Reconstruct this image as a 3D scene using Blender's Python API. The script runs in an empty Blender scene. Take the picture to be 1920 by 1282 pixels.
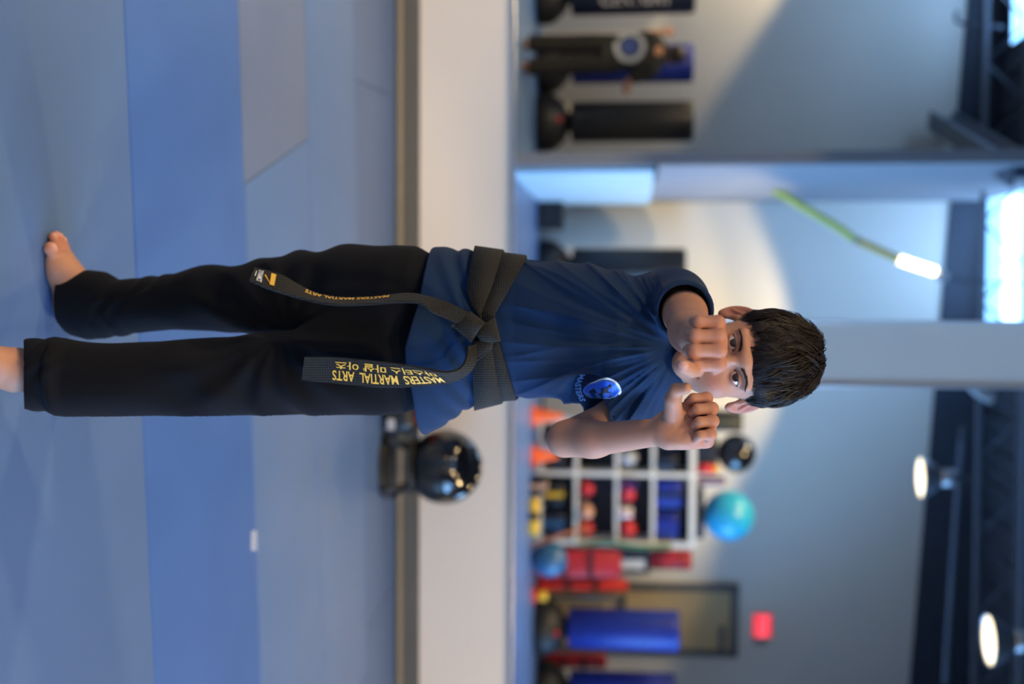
import bpy, bmesh, math, random
import numpy as np
from mathutils import Vector, Matrix
from mathutils.bvhtree import BVHTree

random.seed(7)
rng = np.random.default_rng(11)
scene = bpy.context.scene
COL = scene.collection

# ------------------------------------------------------------------ camera
FPX = 2200.0                       # focal length in pixels of the 1920 px wide frame
CAM_H = 1.12
YM = 5.474                         # mirror plane
yaw = math.atan(81 / FPX)          # turned a little to the right
pit = math.atan(230 / FPX)         # looking slightly down
roll = 0.008
_F0 = np.array([math.sin(yaw), math.cos(yaw), 0.0])
_R0 = np.array([math.cos(yaw), -math.sin(yaw), 0.0])
CF = _F0 * math.cos(pit) - np.array([0, 0, 1.0]) * math.sin(pit)
_U0 = _F0 * math.sin(pit) + np.array([0, 0, 1.0]) * math.cos(pit)
CR = _R0 * math.cos(roll) + _U0 * math.sin(roll)
CU = _U0 * math.cos(roll) - _R0 * math.sin(roll)
CC = np.array([0, 0, CAM_H])

cam_d = bpy.data.cameras.new('camera')
cam = bpy.data.objects.new('camera', cam_d)
COL.objects.link(cam)
cam_d.sensor_fit = 'HORIZONTAL'
cam_d.sensor_width = 36.0
cam_d.lens = FPX / 1920 * 36.0
cam_d.clip_start = 0.05
# the photograph was taken with the camera turned on its side: its right is the room's up
cam.matrix_world = Matrix(((CU[0], -CR[0], -CF[0], CC[0]),
                           (CU[1], -CR[1], -CF[1], CC[1]),
                           (CU[2], -CR[2], -CF[2], CC[2]),
                           (0, 0, 0, 1)))
cam_d.dof.use_dof = True
cam_d.dof.focus_distance = 1.77
cam_d.dof.aperture_fstop = 2.2
scene.camera = cam

# ------------------------------------------------------------------ world, exposure, large lights
w = bpy.data.worlds.new('world'); scene.world = w; w.use_nodes = True
bg = w.node_tree.nodes['Background']
bg.inputs[0].default_value = (0.30, 0.48, 0.85, 1); bg.inputs[1].default_value = 0.25
vs = scene.view_settings
vs.view_transform = 'Standard'; vs.look = 'None'; vs.gamma = 1.0; vs.use_curve_mapping = False
vs.exposure = 0.0

DAY = (0.20, 0.50, 1.0)
WARM = (1.0, 0.72, 0.37)

def area(name, loc, direction, sx, sy, power, color, spread=180):
    d = bpy.data.lights.new(name, 'AREA'); d.shape = 'RECTANGLE'; d.size = sx; d.size_y = sy
    d.energy = power; d.color = color; d.spread = math.radians(spread)
    o = bpy.data.objects.new(name, d); COL.objects.link(o)
    o.location = loc
    o.rotation_euler = Vector(direction).to_track_quat('-Z', 'Y').to_euler()
    return o
# daylight: shop window in the right wall, skylight in the roof
area('daylight_shop_window', (5.93, 0.9, 1.75), (-1, 0, 0), 5.6, 2.5, 340, DAY, 105)
area('daylight_skylight', (-0.45, -2.35, 5.18), (0, 0, -1), 1.5, 1.7, 30, DAY)
area('daylight_skylight_far', (-3.6, -1.6, 5.18), (0, 0, -1), 1.6, 1.7, 44, DAY)

# ------------------------------------------------------------------ pixel helpers (upright photo: u right, v up)
def ray(u, v):
    return CF + (u - 641) / FPX * CR + (v - 960) / FPX * CU
def P(u, v, d):
    return CC + d * ray(u, v)
def PY(u, v, y):
    r = ray(u, v); return CC + r * (y / r[1])
def PG(u, v, z=0.0):
    r = ray(u, v); return CC + r * ((z - CAM_H) / r[2])
def VM(u, v, yv):
    p = PY(u, v, yv); return np.array([p[0], 2 * YM - yv, p[2]])
def sc_at(yv):
    return yv / FPX            # metres per pixel at that (virtual) distance

# ------------------------------------------------------------------ materials
def srgb(r, g, b):
    f = lambda c: (c / 255 / 12.92) if c / 255 <= 0.04045 else ((c / 255 + 0.055) / 1.055) ** 2.4
    return (f(r), f(g), f(b), 1)
MATS = {}
def mat(name, col, rough=0.6, metal=0.0, spec=0.5, coat=0.0, sheen=0.0, emit=None, estr=1.0,
        nscale=0, nbump=0.0, var=0.0, vscale=6.0, attr=None, sss=0.0, weave=0, wbump=0.0, varcol=None):
    if name in MATS: return MATS[name]
    m = bpy.data.materials.new(name); m.use_nodes = True
    nt = m.node_tree; b = nt.nodes['Principled BSDF']
    b.inputs['Base Color'].default_value = col
    b.inputs['Roughness'].default_value = rough
    b.inputs['Metallic'].default_value = metal
    b.inputs['Specular IOR Level'].default_value = spec
    b.inputs['Coat Weight'].default_value = coat
    b.inputs['Coat Roughness'].default_value = 0.03
    b.inputs['Sheen Weight'].default_value = sheen
    if sss:
        b.inputs['Subsurface Weight'].default_value = sss
        b.inputs['Subsurface Radius'].default_value = (0.010, 0.004, 0.002)
        b.inputs['Subsurface Scale'].default_value = 0.6
    if emit:
        b.inputs['Emission Color'].default_value = emit
        b.inputs['Emission Strength'].default_value = estr
    tc = nt.nodes.new('ShaderNodeTexCoord')
    if attr:
        a = nt.nodes.new('ShaderNodeVertexColor'); a.layer_name = attr
        nt.links.new(a.outputs['Color'], b.inputs['Base Color'])
    if var:
        n = nt.nodes.new('ShaderNodeTexNoise'); n.inputs['Scale'].default_value = vscale
        n.inputs['Detail'].default_value = 5
        nt.links.new(tc.outputs['Object'], n.inputs['Vector'])
        mx = nt.nodes.new('ShaderNodeMix'); mx.data_type = 'RGBA'
        c2 = varcol or tuple(min(1, c * (1 + var)) for c in col[:3]) + (1,)
        c1 = col if varcol else tuple(c * (1 - var) for c in col[:3]) + (1,)
        mx.inputs['A'].default_value = c1; mx.inputs['B'].default_value = c2
        mr = nt.nodes.new('ShaderNodeMapRange')
        mr.inputs['From Min'].default_value = 0.3; mr.inputs['From Max'].default_value = 0.7
        nt.links.new(n.outputs['Fac'], mr.inputs['Value'])
        nt.links.new(mr.outputs['Result'], mx.inputs['Factor'])
        nt.links.new(mx.outputs['Result'], b.inputs['Base Color'])
    last = None
    if nbump:
        n = nt.nodes.new('ShaderNodeTexNoise'); n.inputs['Scale'].default_value = nscale
        n.inputs['Detail'].default_value = 3
        nt.links.new(tc.outputs['Object'], n.inputs['Vector'])
        bp = nt.nodes.new('ShaderNodeBump'); bp.inputs['Strength'].default_value = nbump
        bp.inputs['Distance'].default_value = 0.002
        nt.links.new(n.outputs['Fac'], bp.inputs['Height']); last = bp
    if weave:
        bp = nt.nodes.new('ShaderNodeBump'); bp.inputs['Strength'].default_value = wbump
        bp.inputs['Distance'].default_value = 0.001
        ws = []
        for ax in ('Z', 'X'):
            wv = nt.nodes.new('ShaderNodeTexWave'); wv.bands_direction = ax
            wv.inputs['Scale'].default_value = weave
            nt.links.new(tc.outputs['Object'], wv.inputs['Vector']); ws.append(wv)
        ml = nt.nodes.new('ShaderNodeMath'); ml.operation = 'MULTIPLY'
        nt.links.new(ws[0].outputs['Fac'], ml.inputs[0]); nt.links.new(ws[1].outputs['Fac'], ml.inputs[1])
        nt.links.new(ml.outputs[0], bp.inputs['Height'])
        if last: nt.links.new(last.outputs['Normal'], bp.inputs['Normal'])
        last = bp
    if last: nt.links.new(last.outputs['Normal'], b.inputs['Normal'])
    MATS[name] = m
    return m

# ------------------------------------------------------------------ mesh helpers
def tag(o, label=None, cat=None, group=None, kind=None):
    if label: o['label'] = label
    if cat: o['category'] = cat
    if group: o['group'] = group
    if kind: o['kind'] = kind
    return o
def link(name, me, m=None, parent=None, smooth=False):
    o = bpy.data.objects.new(name, me); COL.objects.link(o)
    if m is not None: me.materials.append(m)
    if smooth:
        me.polygons.foreach_set('use_smooth', [True] * len(me.polygons))
    if parent is not None:
        o.parent = parent
    return o
def empty(name, loc=(0, 0, 0), rz=0.0, label=None, cat=None, group=None):
    o = bpy.data.objects.new(name, None); COL.objects.link(o)
    o.location = loc; o.rotation_euler = (0, 0, rz); o.empty_display_size = 0.1
    return tag(o, label, cat, group)
def from_bm(name, bm, m=None, parent=None, smooth=False):
    bmesh.ops.recalc_face_normals(bm, faces=bm.faces[:])
    me = bpy.data.meshes.new(name); bm.to_mesh(me); bm.free()
    return link(name, me, m, parent, smooth)
def from_data(name, V, Fc, m=None, parent=None, smooth=False):
    me = bpy.data.meshes.new(name)
    me.from_pydata([tuple(map(float, p)) for p in V], [], [tuple(int(i) for i in f) for f in Fc])
    me.update()
    return link(name, me, m, parent, smooth)
def bm_box(bm, c, s, bev=0.0, rot=None, seg=2):
    r = bmesh.ops.create_cube(bm, size=1.0)
    vs_ = r['verts']
    bmesh.ops.scale(bm, vec=s, verts=vs_)
    if bev:
        es = list({e for v in vs_ for e in v.link_edges})
        q = bmesh.ops.bevel(bm, geom=es, offset=bev, segments=seg, affect='EDGES', profile=0.5)
        vs_ = [v for v in q['verts']]
        vs_ = list({v for f in q['faces'] for v in f.verts} | set(v for v in vs_ if v.is_valid))
        # collect the whole island
        seen = set(vs_); st = list(vs_)
        while st:
            v = st.pop()
            for e in v.link_edges:
                o = e.other_vert(v)
                if o not in seen: seen.add(o); st.append(o)
        vs_ = list(seen)
    if rot is not None: bmesh.ops.rotate(bm, cent=(0, 0, 0), matrix=rot, verts=vs_)
    bmesh.ops.translate(bm, vec=c, verts=vs_)
    return vs_
def box(name, c, s, m, parent=None, bev=0.0, rz=0.0, smooth=False, rot=None):
    bm = bmesh.new()
    R = rot if rot is not None else (Matrix.Rotation(rz, 3, 'Z') if rz else None)
    bm_box(bm, c, s, bev, R)
    return from_bm(name, bm, m, parent, smooth)
def bm_lathe(bm, prof, seg=32, c=(0, 0, 0), axis=None):
    """prof: list of (r, z); closed at both ends when r==0"""
    rings = []; allv = []
    for r, z in prof:
        if r < 1e-6:
            v = bm.verts.new((0, 0, z)); rings.append([v]); allv.append(v)
        else:
            ring = [bm.verts.new((r * math.cos(2 * math.pi * i / seg), r * math.sin(2 * math.pi * i / seg), z)) for i in range(seg)]
            rings.append(ring); allv += ring
    for a, b in zip(rings[:-1], rings[1:]):
        for i in range(seg):
            j = (i + 1) % seg
            if len(a) == 1 and len(b) > 1: bm.faces.new((a[0], b[i], b[j]))
            elif len(b) == 1 and len(a) > 1: bm.faces.new((a[i], a[j], b[0]))
            elif len(a) > 1: bm.faces.new((a[i], a[j], b[j], b[i]))
    if axis is not None:
        q = Vector((0, 0, 1)).rotation_difference(Vector(axis))
        bmesh.ops.rotate(bm, cent=(0, 0, 0), matrix=q.to_matrix(), verts=allv)
    bmesh.ops.translate(bm, vec=c, verts=allv)
    return allv
def lathe(name, prof, m, parent=None, seg=32, c=(0, 0, 0), axis=None, smooth=True):
    bm = bmesh.new(); bm_lathe(bm, prof, seg, c, axis)
    return from_bm(name, bm, m, parent, smooth)
def tube_data(pts, rad, sides=8, cap=True):
    pts = [np.array(p, float) for p in pts]
    n = len(pts); rad = [rad] * n if np.isscalar(rad) else rad
    V = []; Fc = []
    t0 = pts[1] - pts[0]; t0 /= np.linalg.norm(t0)
    up = np.array([0, 0, 1.0]) if abs(t0[2]) < 0.9 else np.array([1.0, 0, 0])
    nrm = np.cross(t0, up); nrm /= np.linalg.norm(nrm)
    for i in range(n):
        t = pts[min(i + 1, n - 1)] - pts[max(i - 1, 0)]; t /= (np.linalg.norm(t) + 1e-12)
        nrm = nrm - t * nrm.dot(t); nrm /= (np.linalg.norm(nrm) + 1e-12)
        b = np.cross(t, nrm)
        for k in range(sides):
            a = 2 * math.pi * k / sides
            V.append(pts[i] + rad[i] * (math.cos(a) * nrm + math.sin(a) * b))
    for i in range(n - 1):
        for k in range(sides):
            k2 = (k + 1) % sides
            Fc.append((i * sides + k, i * sides + k2, (i + 1) * sides + k2, (i + 1) * sides + k))
    if cap:
        Fc.append(tuple(range(sides))[::-1]); Fc.append(tuple((n - 1) * sides + k for k in range(sides)))
    return V, Fc
def tube(name, pts, rad, m, parent=None, sides=8, smooth=True):
    V, Fc = tube_data(pts, rad, sides)
    return from_data(name, V, Fc, m, parent, smooth)
def catmull(pts, n):
    pts = np.array(pts, float); k = len(pts)
    ext = np.vstack([2 * pts[0] - pts[1], pts, 2 * pts[-1] - pts[-2]])
    out = []
    for t in np.linspace(0, k - 1, n):
        i = min(int(t), k - 2); f = t - i
        p0, p1, p2, p3 = ext[i], ext[i + 1], ext[i + 2], ext[i + 3]
        out.append(0.5 * ((2 * p1) + (-p0 + p2) * f + (2 * p0 - 5 * p1 + 4 * p2 - p3) * f * f + (-p0 + 3 * p1 - 3 * p2 + p3) * f ** 3))
    return np.array(out)
def text_mesh(body, size=1.0, offset=0.0, align='CENTER', res=3):
    cu = bpy.data.curves.new('lettering_curve', 'FONT'); cu.body = body; cu.size = size
    cu.offset = offset; cu.align_x = align; cu.align_y = 'CENTER'; cu.resolution_u = res
    o = bpy.data.objects.new('lettering_tmp', cu); COL.objects.link(o)
    dg = bpy.context.evaluated_depsgraph_get(); dg.update()
    me = bpy.data.meshes.new_from_object(o.evaluated_get(dg))
    V = np.array([v.co[:] for v in me.vertices]).reshape(-1, 3)
    Fc = [tuple(p.vertices) for p in me.polygons]
    bpy.data.objects.remove(o); bpy.data.curves.remove(cu); bpy.data.meshes.remove(me)
    return V, Fc

# ------------------------------------------------------------------ implicit surfaces
class Field:
    def __init__(s, lo, hi, h):
        s.lo = np.array(lo, float); s.h = h
        s.n = np.ceil((np.array(hi, float) - s.lo) / h).astype(int) + 1
        s.ax = [(s.lo[i] + h * np.arange(s.n[i])).astype(np.float32) for i in range(3)]
        s.f = np.full(tuple(s.n), 1.0, np.float32)
    def sub(s, lo, hi):
        sl = []
        for i in range(3):
            a = int(np.clip(math.floor((lo[i] - s.lo[i]) / s.h), 0, s.n[i] - 1))
            b = int(np.clip(math.ceil((hi[i] - s.lo[i]) / s.h) + 1, a + 1, s.n[i]))
            sl.append(slice(a, b))
        X = s.ax[0][sl[0]][:, None, None]; Y = s.ax[1][sl[1]][None, :, None]; Z = s.ax[2][sl[2]][None, None, :]
        return tuple(sl), X, Y, Z
    def mix(s, sl, d, k, op='add'):
        a = s.f[sl]
        if op == 'add':
            if k > 0:
                h = np.maximum(k - np.abs(a - d), 0) / k
                s.f[sl] = np.minimum(a, d) - h * h * k * 0.25
            else: s.f[sl] = np.minimum(a, d)
        elif op == 'cut':
            d = -d
            if k > 0:
                h = np.maximum(k - np.abs(a - d), 0) / k
                s.f[sl] = np.maximum(a, d) + h * h * k * 0.25
            else: s.f[sl] = np.maximum(a, d)
    def ell(s, c, r, k=0.0, op='add', rot=None):
        c = np.array(c, float); r = np.array(r, float); pad = k + 3 * s.h
        m = r if rot is None else np.full(3, r.max())
        sl, X, Y, Z = s.sub(c - m - pad, c + m + pad)
        x, y, z = X - np.float32(c[0]), Y - np.float32(c[1]), Z - np.float32(c[2])
        if rot is not None:
            R = np.array(rot, np.float32)     # columns: local axes
            x, y, z = (x * R[0, 0] + y * R[1, 0] + z * R[2, 0], x * R[0, 1] + y * R[1, 1] + z * R[2, 1], x * R[0, 2] + y * R[1, 2] + z * R[2, 2])
        q = np.sqrt((x / r[0]) ** 2 + (y / r[1]) ** 2 + (z / r[2]) ** 2)
        g = np.sqrt((x / r[0] ** 2) ** 2 + (y / r[1] ** 2) ** 2 + (z / r[2] ** 2) ** 2) + 1e-9
        s.mix(sl, (q * (q - 1) / g).astype(np.float32), k, op)
    def cone(s, a, b, ra, rb, k=0.0, op='add'):
        a = np.array(a, float); b = np.array(b, float); R = max(ra, rb); pad = R + k + 3 * s.h
        sl, X, Y, Z = s.sub(np.minimum(a, b) - pad, np.maximum(a, b) + pad)
        ba = (b - a).astype(np.float32); l2 = float(ba.dot(ba)) + 1e-12
        x, y, z = X - np.float32(a[0]), Y - np.float32(a[1]), Z - np.float32(a[2])
        t = np.clip((x * ba[0] + y * ba[1] + z * ba[2]) / l2, 0, 1)
        d = np.sqrt((x - t * ba[0]) ** 2 + (y - t * ba[1]) ** 2 + (z - t * ba[2]) ** 2) - (ra + (rb - ra) * t)
        s.mix(sl, d.astype(np.float32), k, op)
    def chain(s, pts, rad, k=0.0):
        for i in range(len(pts) - 1): s.cone(pts[i], pts[i + 1], rad[i], rad[i + 1], k)
    def stack(s, rows, k=0.0, p=2.2, kfun=None):
        """rows: (z, cx, cy, a, b) ellipse cross-sections"""
        rows = sorted(rows); A = np.array(rows)
        lo = [np.min(A[:, 1] - A[:, 3]) - .03, np.min(A[:, 2] - A[:, 4]) - .03, A[0, 0] - .02]
        hi = [np.max(A[:, 1] + A[:, 3]) + .03, np.max(A[:, 2] + A[:, 4]) + .03, A[-1, 0] + .02]
        sl, X, Y, Z = s.sub(lo, hi)
        zz = Z.ravel()
        cx, cy, a, b = [np.interp(zz, A[:, 0], A[:, i]).astype(np.float32)[None, None, :] for i in (1, 2, 3, 4)]
        q = ((np.abs(X - cx) / a) ** p + (np.abs(Y - cy) / b) ** p) ** (1 / p)
        d = (q - 1) * np.minimum(a, b)
        d = np.maximum(d, np.maximum(Z - A[-1, 0], A[0, 0] - Z))
        if kfun is not None: k = kfun(Z)
        if kfun is not None:
            aa = s.f[sl]; h = np.maximum(k - np.abs(aa - d), 0) / k
            s.f[sl] = np.minimum(aa, d) - h * h * k * 0.25
        else: s.mix(sl, d.astype(np.float32), k)
    def mesh(s):
        return surface_nets(s.f, s.lo, s.h)

def surface_nets(F, lo, h):
    ins = F < 0
    nx, ny, nz = F.shape
    cnt = np.zeros((nx - 1, ny - 1, nz - 1), np.int8)
    for i in (0, 1):
        for j in (0, 1):
            for k in (0, 1):
                cnt += ins[i:nx - 1 + i, j:ny - 1 + j, k:nz - 1 + k]
    act = (cnt > 0) & (cnt < 8)
    ci = np.argwhere(act)
    idx = np.full(act.shape, -1, np.int32); idx[act] = np.arange(len(ci))
    corner = [(i, j, k) for i in (0, 1) for j in (0, 1) for k in (0, 1)]
    val = np.stack([F[ci[:, 0] + c[0], ci[:, 1] + c[1], ci[:, 2] + c[2]] for c in corner], 1)
    pos = np.zeros((len(ci), 3)); num = np.zeros(len(ci))
    for a in range(8):
        for b in range(a + 1, 8):
            da = np.array(corner[b]) - np.array(corner[a])
            if np.abs(da).sum() != 1: continue
            va, vb = val[:, a], val[:, b]
            m = (va < 0) != (vb < 0)
            t = np.where(m, va / (va - vb + 1e-20), 0)
            p = np.array(corner[a])[None] + t[:, None] * da[None]
            pos += np.where(m[:, None], p, 0); num += m
    pos /= num[:, None]
    V = lo[None] + h * (ci + pos)
    Q = []
    # x edges
    for ax in range(3):
        sl0 = [slice(None)] * 3; sl1 = [slice(None)] * 3
        sl0[ax] = slice(0, -1); sl1[ax] = slice(1, None)
        a = ins[tuple(sl0)]; b = ins[tuple(sl1)]
        e = np.argwhere(a != b)
        o1, o2 = (ax + 1) % 3, (ax + 2) % 3
        ok = (e[:, o1] > 0) & (e[:, o2] > 0) & (e[:, o1] < F.shape[o1] - 1) & (e[:, o2] < F.shape[o2] - 1)
        e = e[ok]
        def cell(d1, d2):
            c = e.copy(); c[:, o1] -= d1; c[:, o2] -= d2
            return idx[c[:, 0], c[:, 1], c[:, 2]]
        q = np.stack([cell(1, 1), cell(0, 1), cell(0, 0), cell(1, 0)], 1)
        flip = ~a[e[:, 0], e[:, 1], e[:, 2]]
        q[flip] = q[flip][:, ::-1]
        Q.append(q)
    return V, np.vstack(Q)

def np_mesh(name, V, Q, m=None, parent=None, colors=None):
    me = bpy.data.meshes.new(name)
    nv, nf = len(V), len(Q)
    me.vertices.add(nv); me.vertices.foreach_set('co', np.asarray(V, np.float32).ravel())
    me.loops.add(nf * 4); me.loops.foreach_set('vertex_index', np.asarray(Q, np.int32).ravel())
    me.polygons.add(nf); me.polygons.foreach_set('loop_start', np.arange(0, nf * 4, 4, dtype=np.int32))
    me.polygons.foreach_set('use_smooth', np.ones(nf, bool))
    me.update(calc_edges=True); me.validate()
    if colors is not None:
        ca = me.color_attributes.new('tint', 'FLOAT_COLOR', 'POINT')
        ca.data.foreach_set('color', np.asarray(colors, np.float32).ravel())
    return link(name, me, m, parent)
def smoothstep(x, a, b):
    t = np.clip((x - a) / (b - a), 0, 1); return t * t * (3 - 2 * t)
def smooth_verts(V, Q, it=1, lam=0.5):
    n = len(V); a = np.concatenate([Q[:, 0], Q[:, 1], Q[:, 2], Q[:, 3]]); b = np.concatenate([Q[:, 1], Q[:, 2], Q[:, 3], Q[:, 0]])
    deg = np.bincount(a, minlength=n) + np.bincount(b, minlength=n)
    for _ in range(it):
        S = np.stack([np.bincount(a, V[b, i], n) + np.bincount(b, V[a, i], n) for i in range(3)], 1)
        V = V + lam * (S / np.maximum(deg, 1)[:, None] - V)
    return V

# ================================================================== THE ROOM
M_WALL = mat('beige_wall_paint', srgb(230, 218, 202), 0.85, spec=0.2, nscale=180, nbump=0.08, var=0.02, vscale=1.5)
M_BACK = mat('white_wall_paint', srgb(226, 224, 216), 0.9, spec=0.2, nscale=180, nbump=0.08, var=0.02, vscale=1.2)
M_BASE = mat('grey_rubber_base', srgb(96, 92, 84), 0.55, nscale=60, nbump=0.05, var=0.05)
M_SHOE = mat('tan_strip', srgb(138, 126, 104), 0.5, var=0.06, vscale=9)
M_DECK = mat('navy_roof_deck', srgb(52, 62, 78), 0.7, nscale=20, nbump=0.1, var=0.1, vscale=2)
M_STEEL = mat('painted_roof_steel', srgb(86, 98, 114), 0.6, var=0.08, vscale=4)
M_CHROME = mat('polished_channel', srgb(210, 214, 222), 0.30, metal=1.0, var=0.03, vscale=8)
M_FLOORBASE = mat('floor_underlay', srgb(40, 62, 100), 0.9, var=0.05)
XW = 6.0; ZC = 5.3

def tagS(o): return tag(o, kind='structure')

tagS(box('wall_front', (0, 5.56, ZC / 2), (2 * XW + .4, 0.16, ZC), M_WALL))
wb = PY(641, 786, 5.46)
HB = float(wb[2])
tagS(box('baseboard_front', (0, 5.468, HB / 2), (2 * XW, 0.024, HB), M_BASE, bev=0.004))
tagS(box('trim_1', (0, 5.444, 0.016), (2 * XW, 0.03, 0.028), M_SHOE, bev=0.008))
ZMB = float(PY(641, 962, YM)[2]); ZMT = 3.35
xa = float(PY(604, 1600, YM)[0]); xb = float(PY(722, 1600, YM)[0])
m_mir = bpy.data.materials.new('silvered_mirror'); m_mir.use_nodes = True
nt = m_mir.node_tree
for n in list(nt.nodes): nt.nodes.remove(n)
go = nt.nodes.new('ShaderNodeOutputMaterial'); gl = nt.nodes.new('ShaderNodeBsdfGlossy')
gl.inputs['Roughness'].default_value = 0.0; gl.inputs['Color'].default_value = (0.90, 0.93, 0.93, 1)
nt.links.new(gl.outputs[0], go.inputs[0])
M_EDGE = mat('mirror_edge_glass', srgb(120, 150, 150), 0.15, var=0.05)
def mirror(name, x0, x1, label):
    r = empty(name, ((x0 + x1) / 2, YM, ZMB), label=label, cat='mirror')
    wd = x1 - x0
    o = box('mirror_pane', (0, 0.003, (ZMT - ZMB) / 2), (wd, 0.006, ZMT - ZMB), m_mir, r)
    box('mirror_channel', (0, -0.004, -0.004), (wd, 0.018, 0.022), M_CHROME, r, bev=0.003)
    box('mirror_top_channel', (0, -0.004, ZMT - ZMB + 0.004), (wd, 0.018, 0.022), M_CHROME, r, bev=0.003)
    s = 1 if x1 < 0.2 else -1
    box('mirror_side_trim', (s * (wd / 2 - 0.004), -0.002, (ZMT - ZMB) / 2), (0.012, 0.014, ZMT - ZMB), M_CHROME, r, bev=0.003)
    return r
mirror('wall_mirror', -XW + .02, xa, 'large wall mirror on the side with the padded pillar reflection')
mirror('wall_mirror', xb, XW - .02, 'large wall mirror reflecting the equipment shelf and exit sign')

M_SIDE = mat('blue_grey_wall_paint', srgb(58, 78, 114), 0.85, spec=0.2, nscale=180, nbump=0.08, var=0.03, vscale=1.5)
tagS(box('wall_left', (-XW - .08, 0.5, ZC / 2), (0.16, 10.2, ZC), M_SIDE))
# right wall with the shop window opening
WY0, WY1, WZ0, WZ1 = -1.95, 3.75, 0.45, 3.05
bm = bmesh.new()
for c, s in (((XW + .08, 0.5, WZ0 / 2), (0.16, 10.2, WZ0)), ((XW + .08, 0.5, (WZ1 + ZC) / 2), (0.16, 10.2, ZC - WZ1)),
             ((XW + .08, (-4.6 + WY0) / 2, (WZ0 + WZ1) / 2), (0.16, WY0 + 4.6, WZ1 - WZ0)),
             ((XW + .08, (5.6 + WY1) / 2, (WZ0 + WZ1) / 2), (0.16, 5.6 - WY1, WZ1 - WZ0))):
    bm_box(bm, c, s)
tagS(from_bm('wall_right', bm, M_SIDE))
M_PANE = mat('bright_window_pane', srgb(220, 235, 255), 0.1, emit=(0.62, 0.8, 1.0, 1), estr=0.9)
M_FRAME = mat('dark_window_frame', srgb(52, 56, 62), 0.4, metal=0.3, var=0.05)
win = tagS(empty('window_1', (XW + .02, (WY0 + WY1) / 2, WZ0)))
ww = WY1 - WY0; wh = WZ1 - WZ0
for i in range(4):
    box('pane', (0.06, -ww / 2 + ww * (i + .5) / 4, wh / 2), (0.008, ww / 4 - .05, wh - .08), M_PANE, win)
for i in range(5):
    box('mullion', (0.05, -ww / 2 + ww * i / 4, wh / 2), (0.07, 0.055, wh), M_FRAME, win, bev=0.006)
for zz in (0.02, wh - 0.02):
    box('rail', (0.05, 0, zz), (0.07, ww, 0.05), M_FRAME, win, bev=0.006)

# back wall (seen in the mirrors), not quite parallel to them
def yb(x):  # real y of the back wall face
    return 2 * YM - (14.4 + 0.12 * x)
x0, x1 = -XW - .1, XW + .1
def ztop(x): return 4.74 - 0.035 * x
V = []
for yo in (0, -0.16):
    V += [(x0, yb(x0) + yo, 0), (x1, yb(x1) + yo, 0), (x1, yb(x1) + yo, ztop(x1)), (x0, yb(x0) + yo, ztop(x0))]
BF = [(0, 1, 2, 3), (7, 6, 5, 4), (0, 4, 5, 1), (1, 5, 6, 2), (2, 6, 7, 3), (3, 7, 4, 0)]
tagS(from_data('wall_back', V, BF, M_BACK))
V = []
for yo in (0.03, -0.16):
    V += [(x0, yb(x0) + yo, ztop(x0)), (x1, yb(x1) + yo, ztop(x1)), (x1, yb(x1) + yo, ZC), (x0, yb(x0) + yo, ZC)]
tagS(from_data('trim_2', V, BF, M_DECK))

# roof deck with a skylight opening, ribbed
SX0, SX1, SY0, SY1 = -1.25, 0.34, -3.25, -1.5
HOLES = [(SX0, SX1, SY0, SY1), (-4.4, -2.8, SY0 + .8, SY1 + .8)]
bm = bmesh.new()
xs_ = sorted({-XW - .2, XW + .2, *[h[0] for h in HOLES], *[h[1] for h in HOLES]}); ys_ = sorted({-4.8, 5.6, *[h[2] for h in HOLES], *[h[3] for h in HOLES]})
for a0, a1 in zip(xs_[:-1], xs_[1:]):
    for b0, b1 in zip(ys_[:-1], ys_[1:]):
        mx_, my_ = (a0 + a1) / 2, (b0 + b1) / 2
        if any(h[0] < mx_ < h[1] and h[2] < my_ < h[3] for h in HOLES): continue
        bm_box(bm, (mx_, my_, ZC + .06), (a1 - a0, b1 - b0, .12))
bmesh.ops.remove_doubles(bm, verts=bm.verts[:], dist=1e-4)
ceil = tagS(from_bm('ceiling', bm, M_DECK))
for i in range(30):
    x = -5.8 + i * 0.4
    hh_ = [h for h in HOLES if h[0] - .06 < x < h[1] + .06]
    if hh_:
        box('deck_rib', (x, (5.4 + hh_[0][3]) / 2, ZC - .02), (0.12, 5.4 - hh_[0][3] - .06, 0.04), M_DECK, ceil)
    else:
        y0 = yb(x) + 0.05
        box('deck_rib', (x, (5.4 + y0) / 2, ZC - .02), (0.12, 5.4 - y0, 0.04), M_DECK, ceil)
def skylight(name, SX0, SX1, SY0, SY1):
    sky = tagS(empty(name, ((SX0 + SX1) / 2, (SY0 + SY1) / 2, ZC)))
    sw, sl_ = SX1 - SX0, SY1 - SY0
    for i in range(2):
        for j in range(2):
            box('pane', ((i - .5) * sw / 2, (j - .5) * sl_ / 2, 0.07), (sw / 2 - .04, sl_ / 2 - .04, 0.01), M_SKY, sky)
    for i in (-1, 0, 1):
        box('mullion', (i * sw / 2 * .98, 0, 0.04), (0.05, sl_, 0.08), M_STEEL, sky)
        box('mullion', (0, i * sl_ / 2 * .98, 0.035), (sw, 0.05, 0.07), M_STEEL, sky)
M_SKY = mat('bright_skylight_pane', srgb(240, 246, 255), 0.2, emit=(0.78, 0.88, 1.0, 1), estr=2.2)
skylight('window_2', SX0, SX1, SY0, SY1)
skylight('window_3', -4.4, -2.8, SY0 + .8, SY1 + .8)

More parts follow.
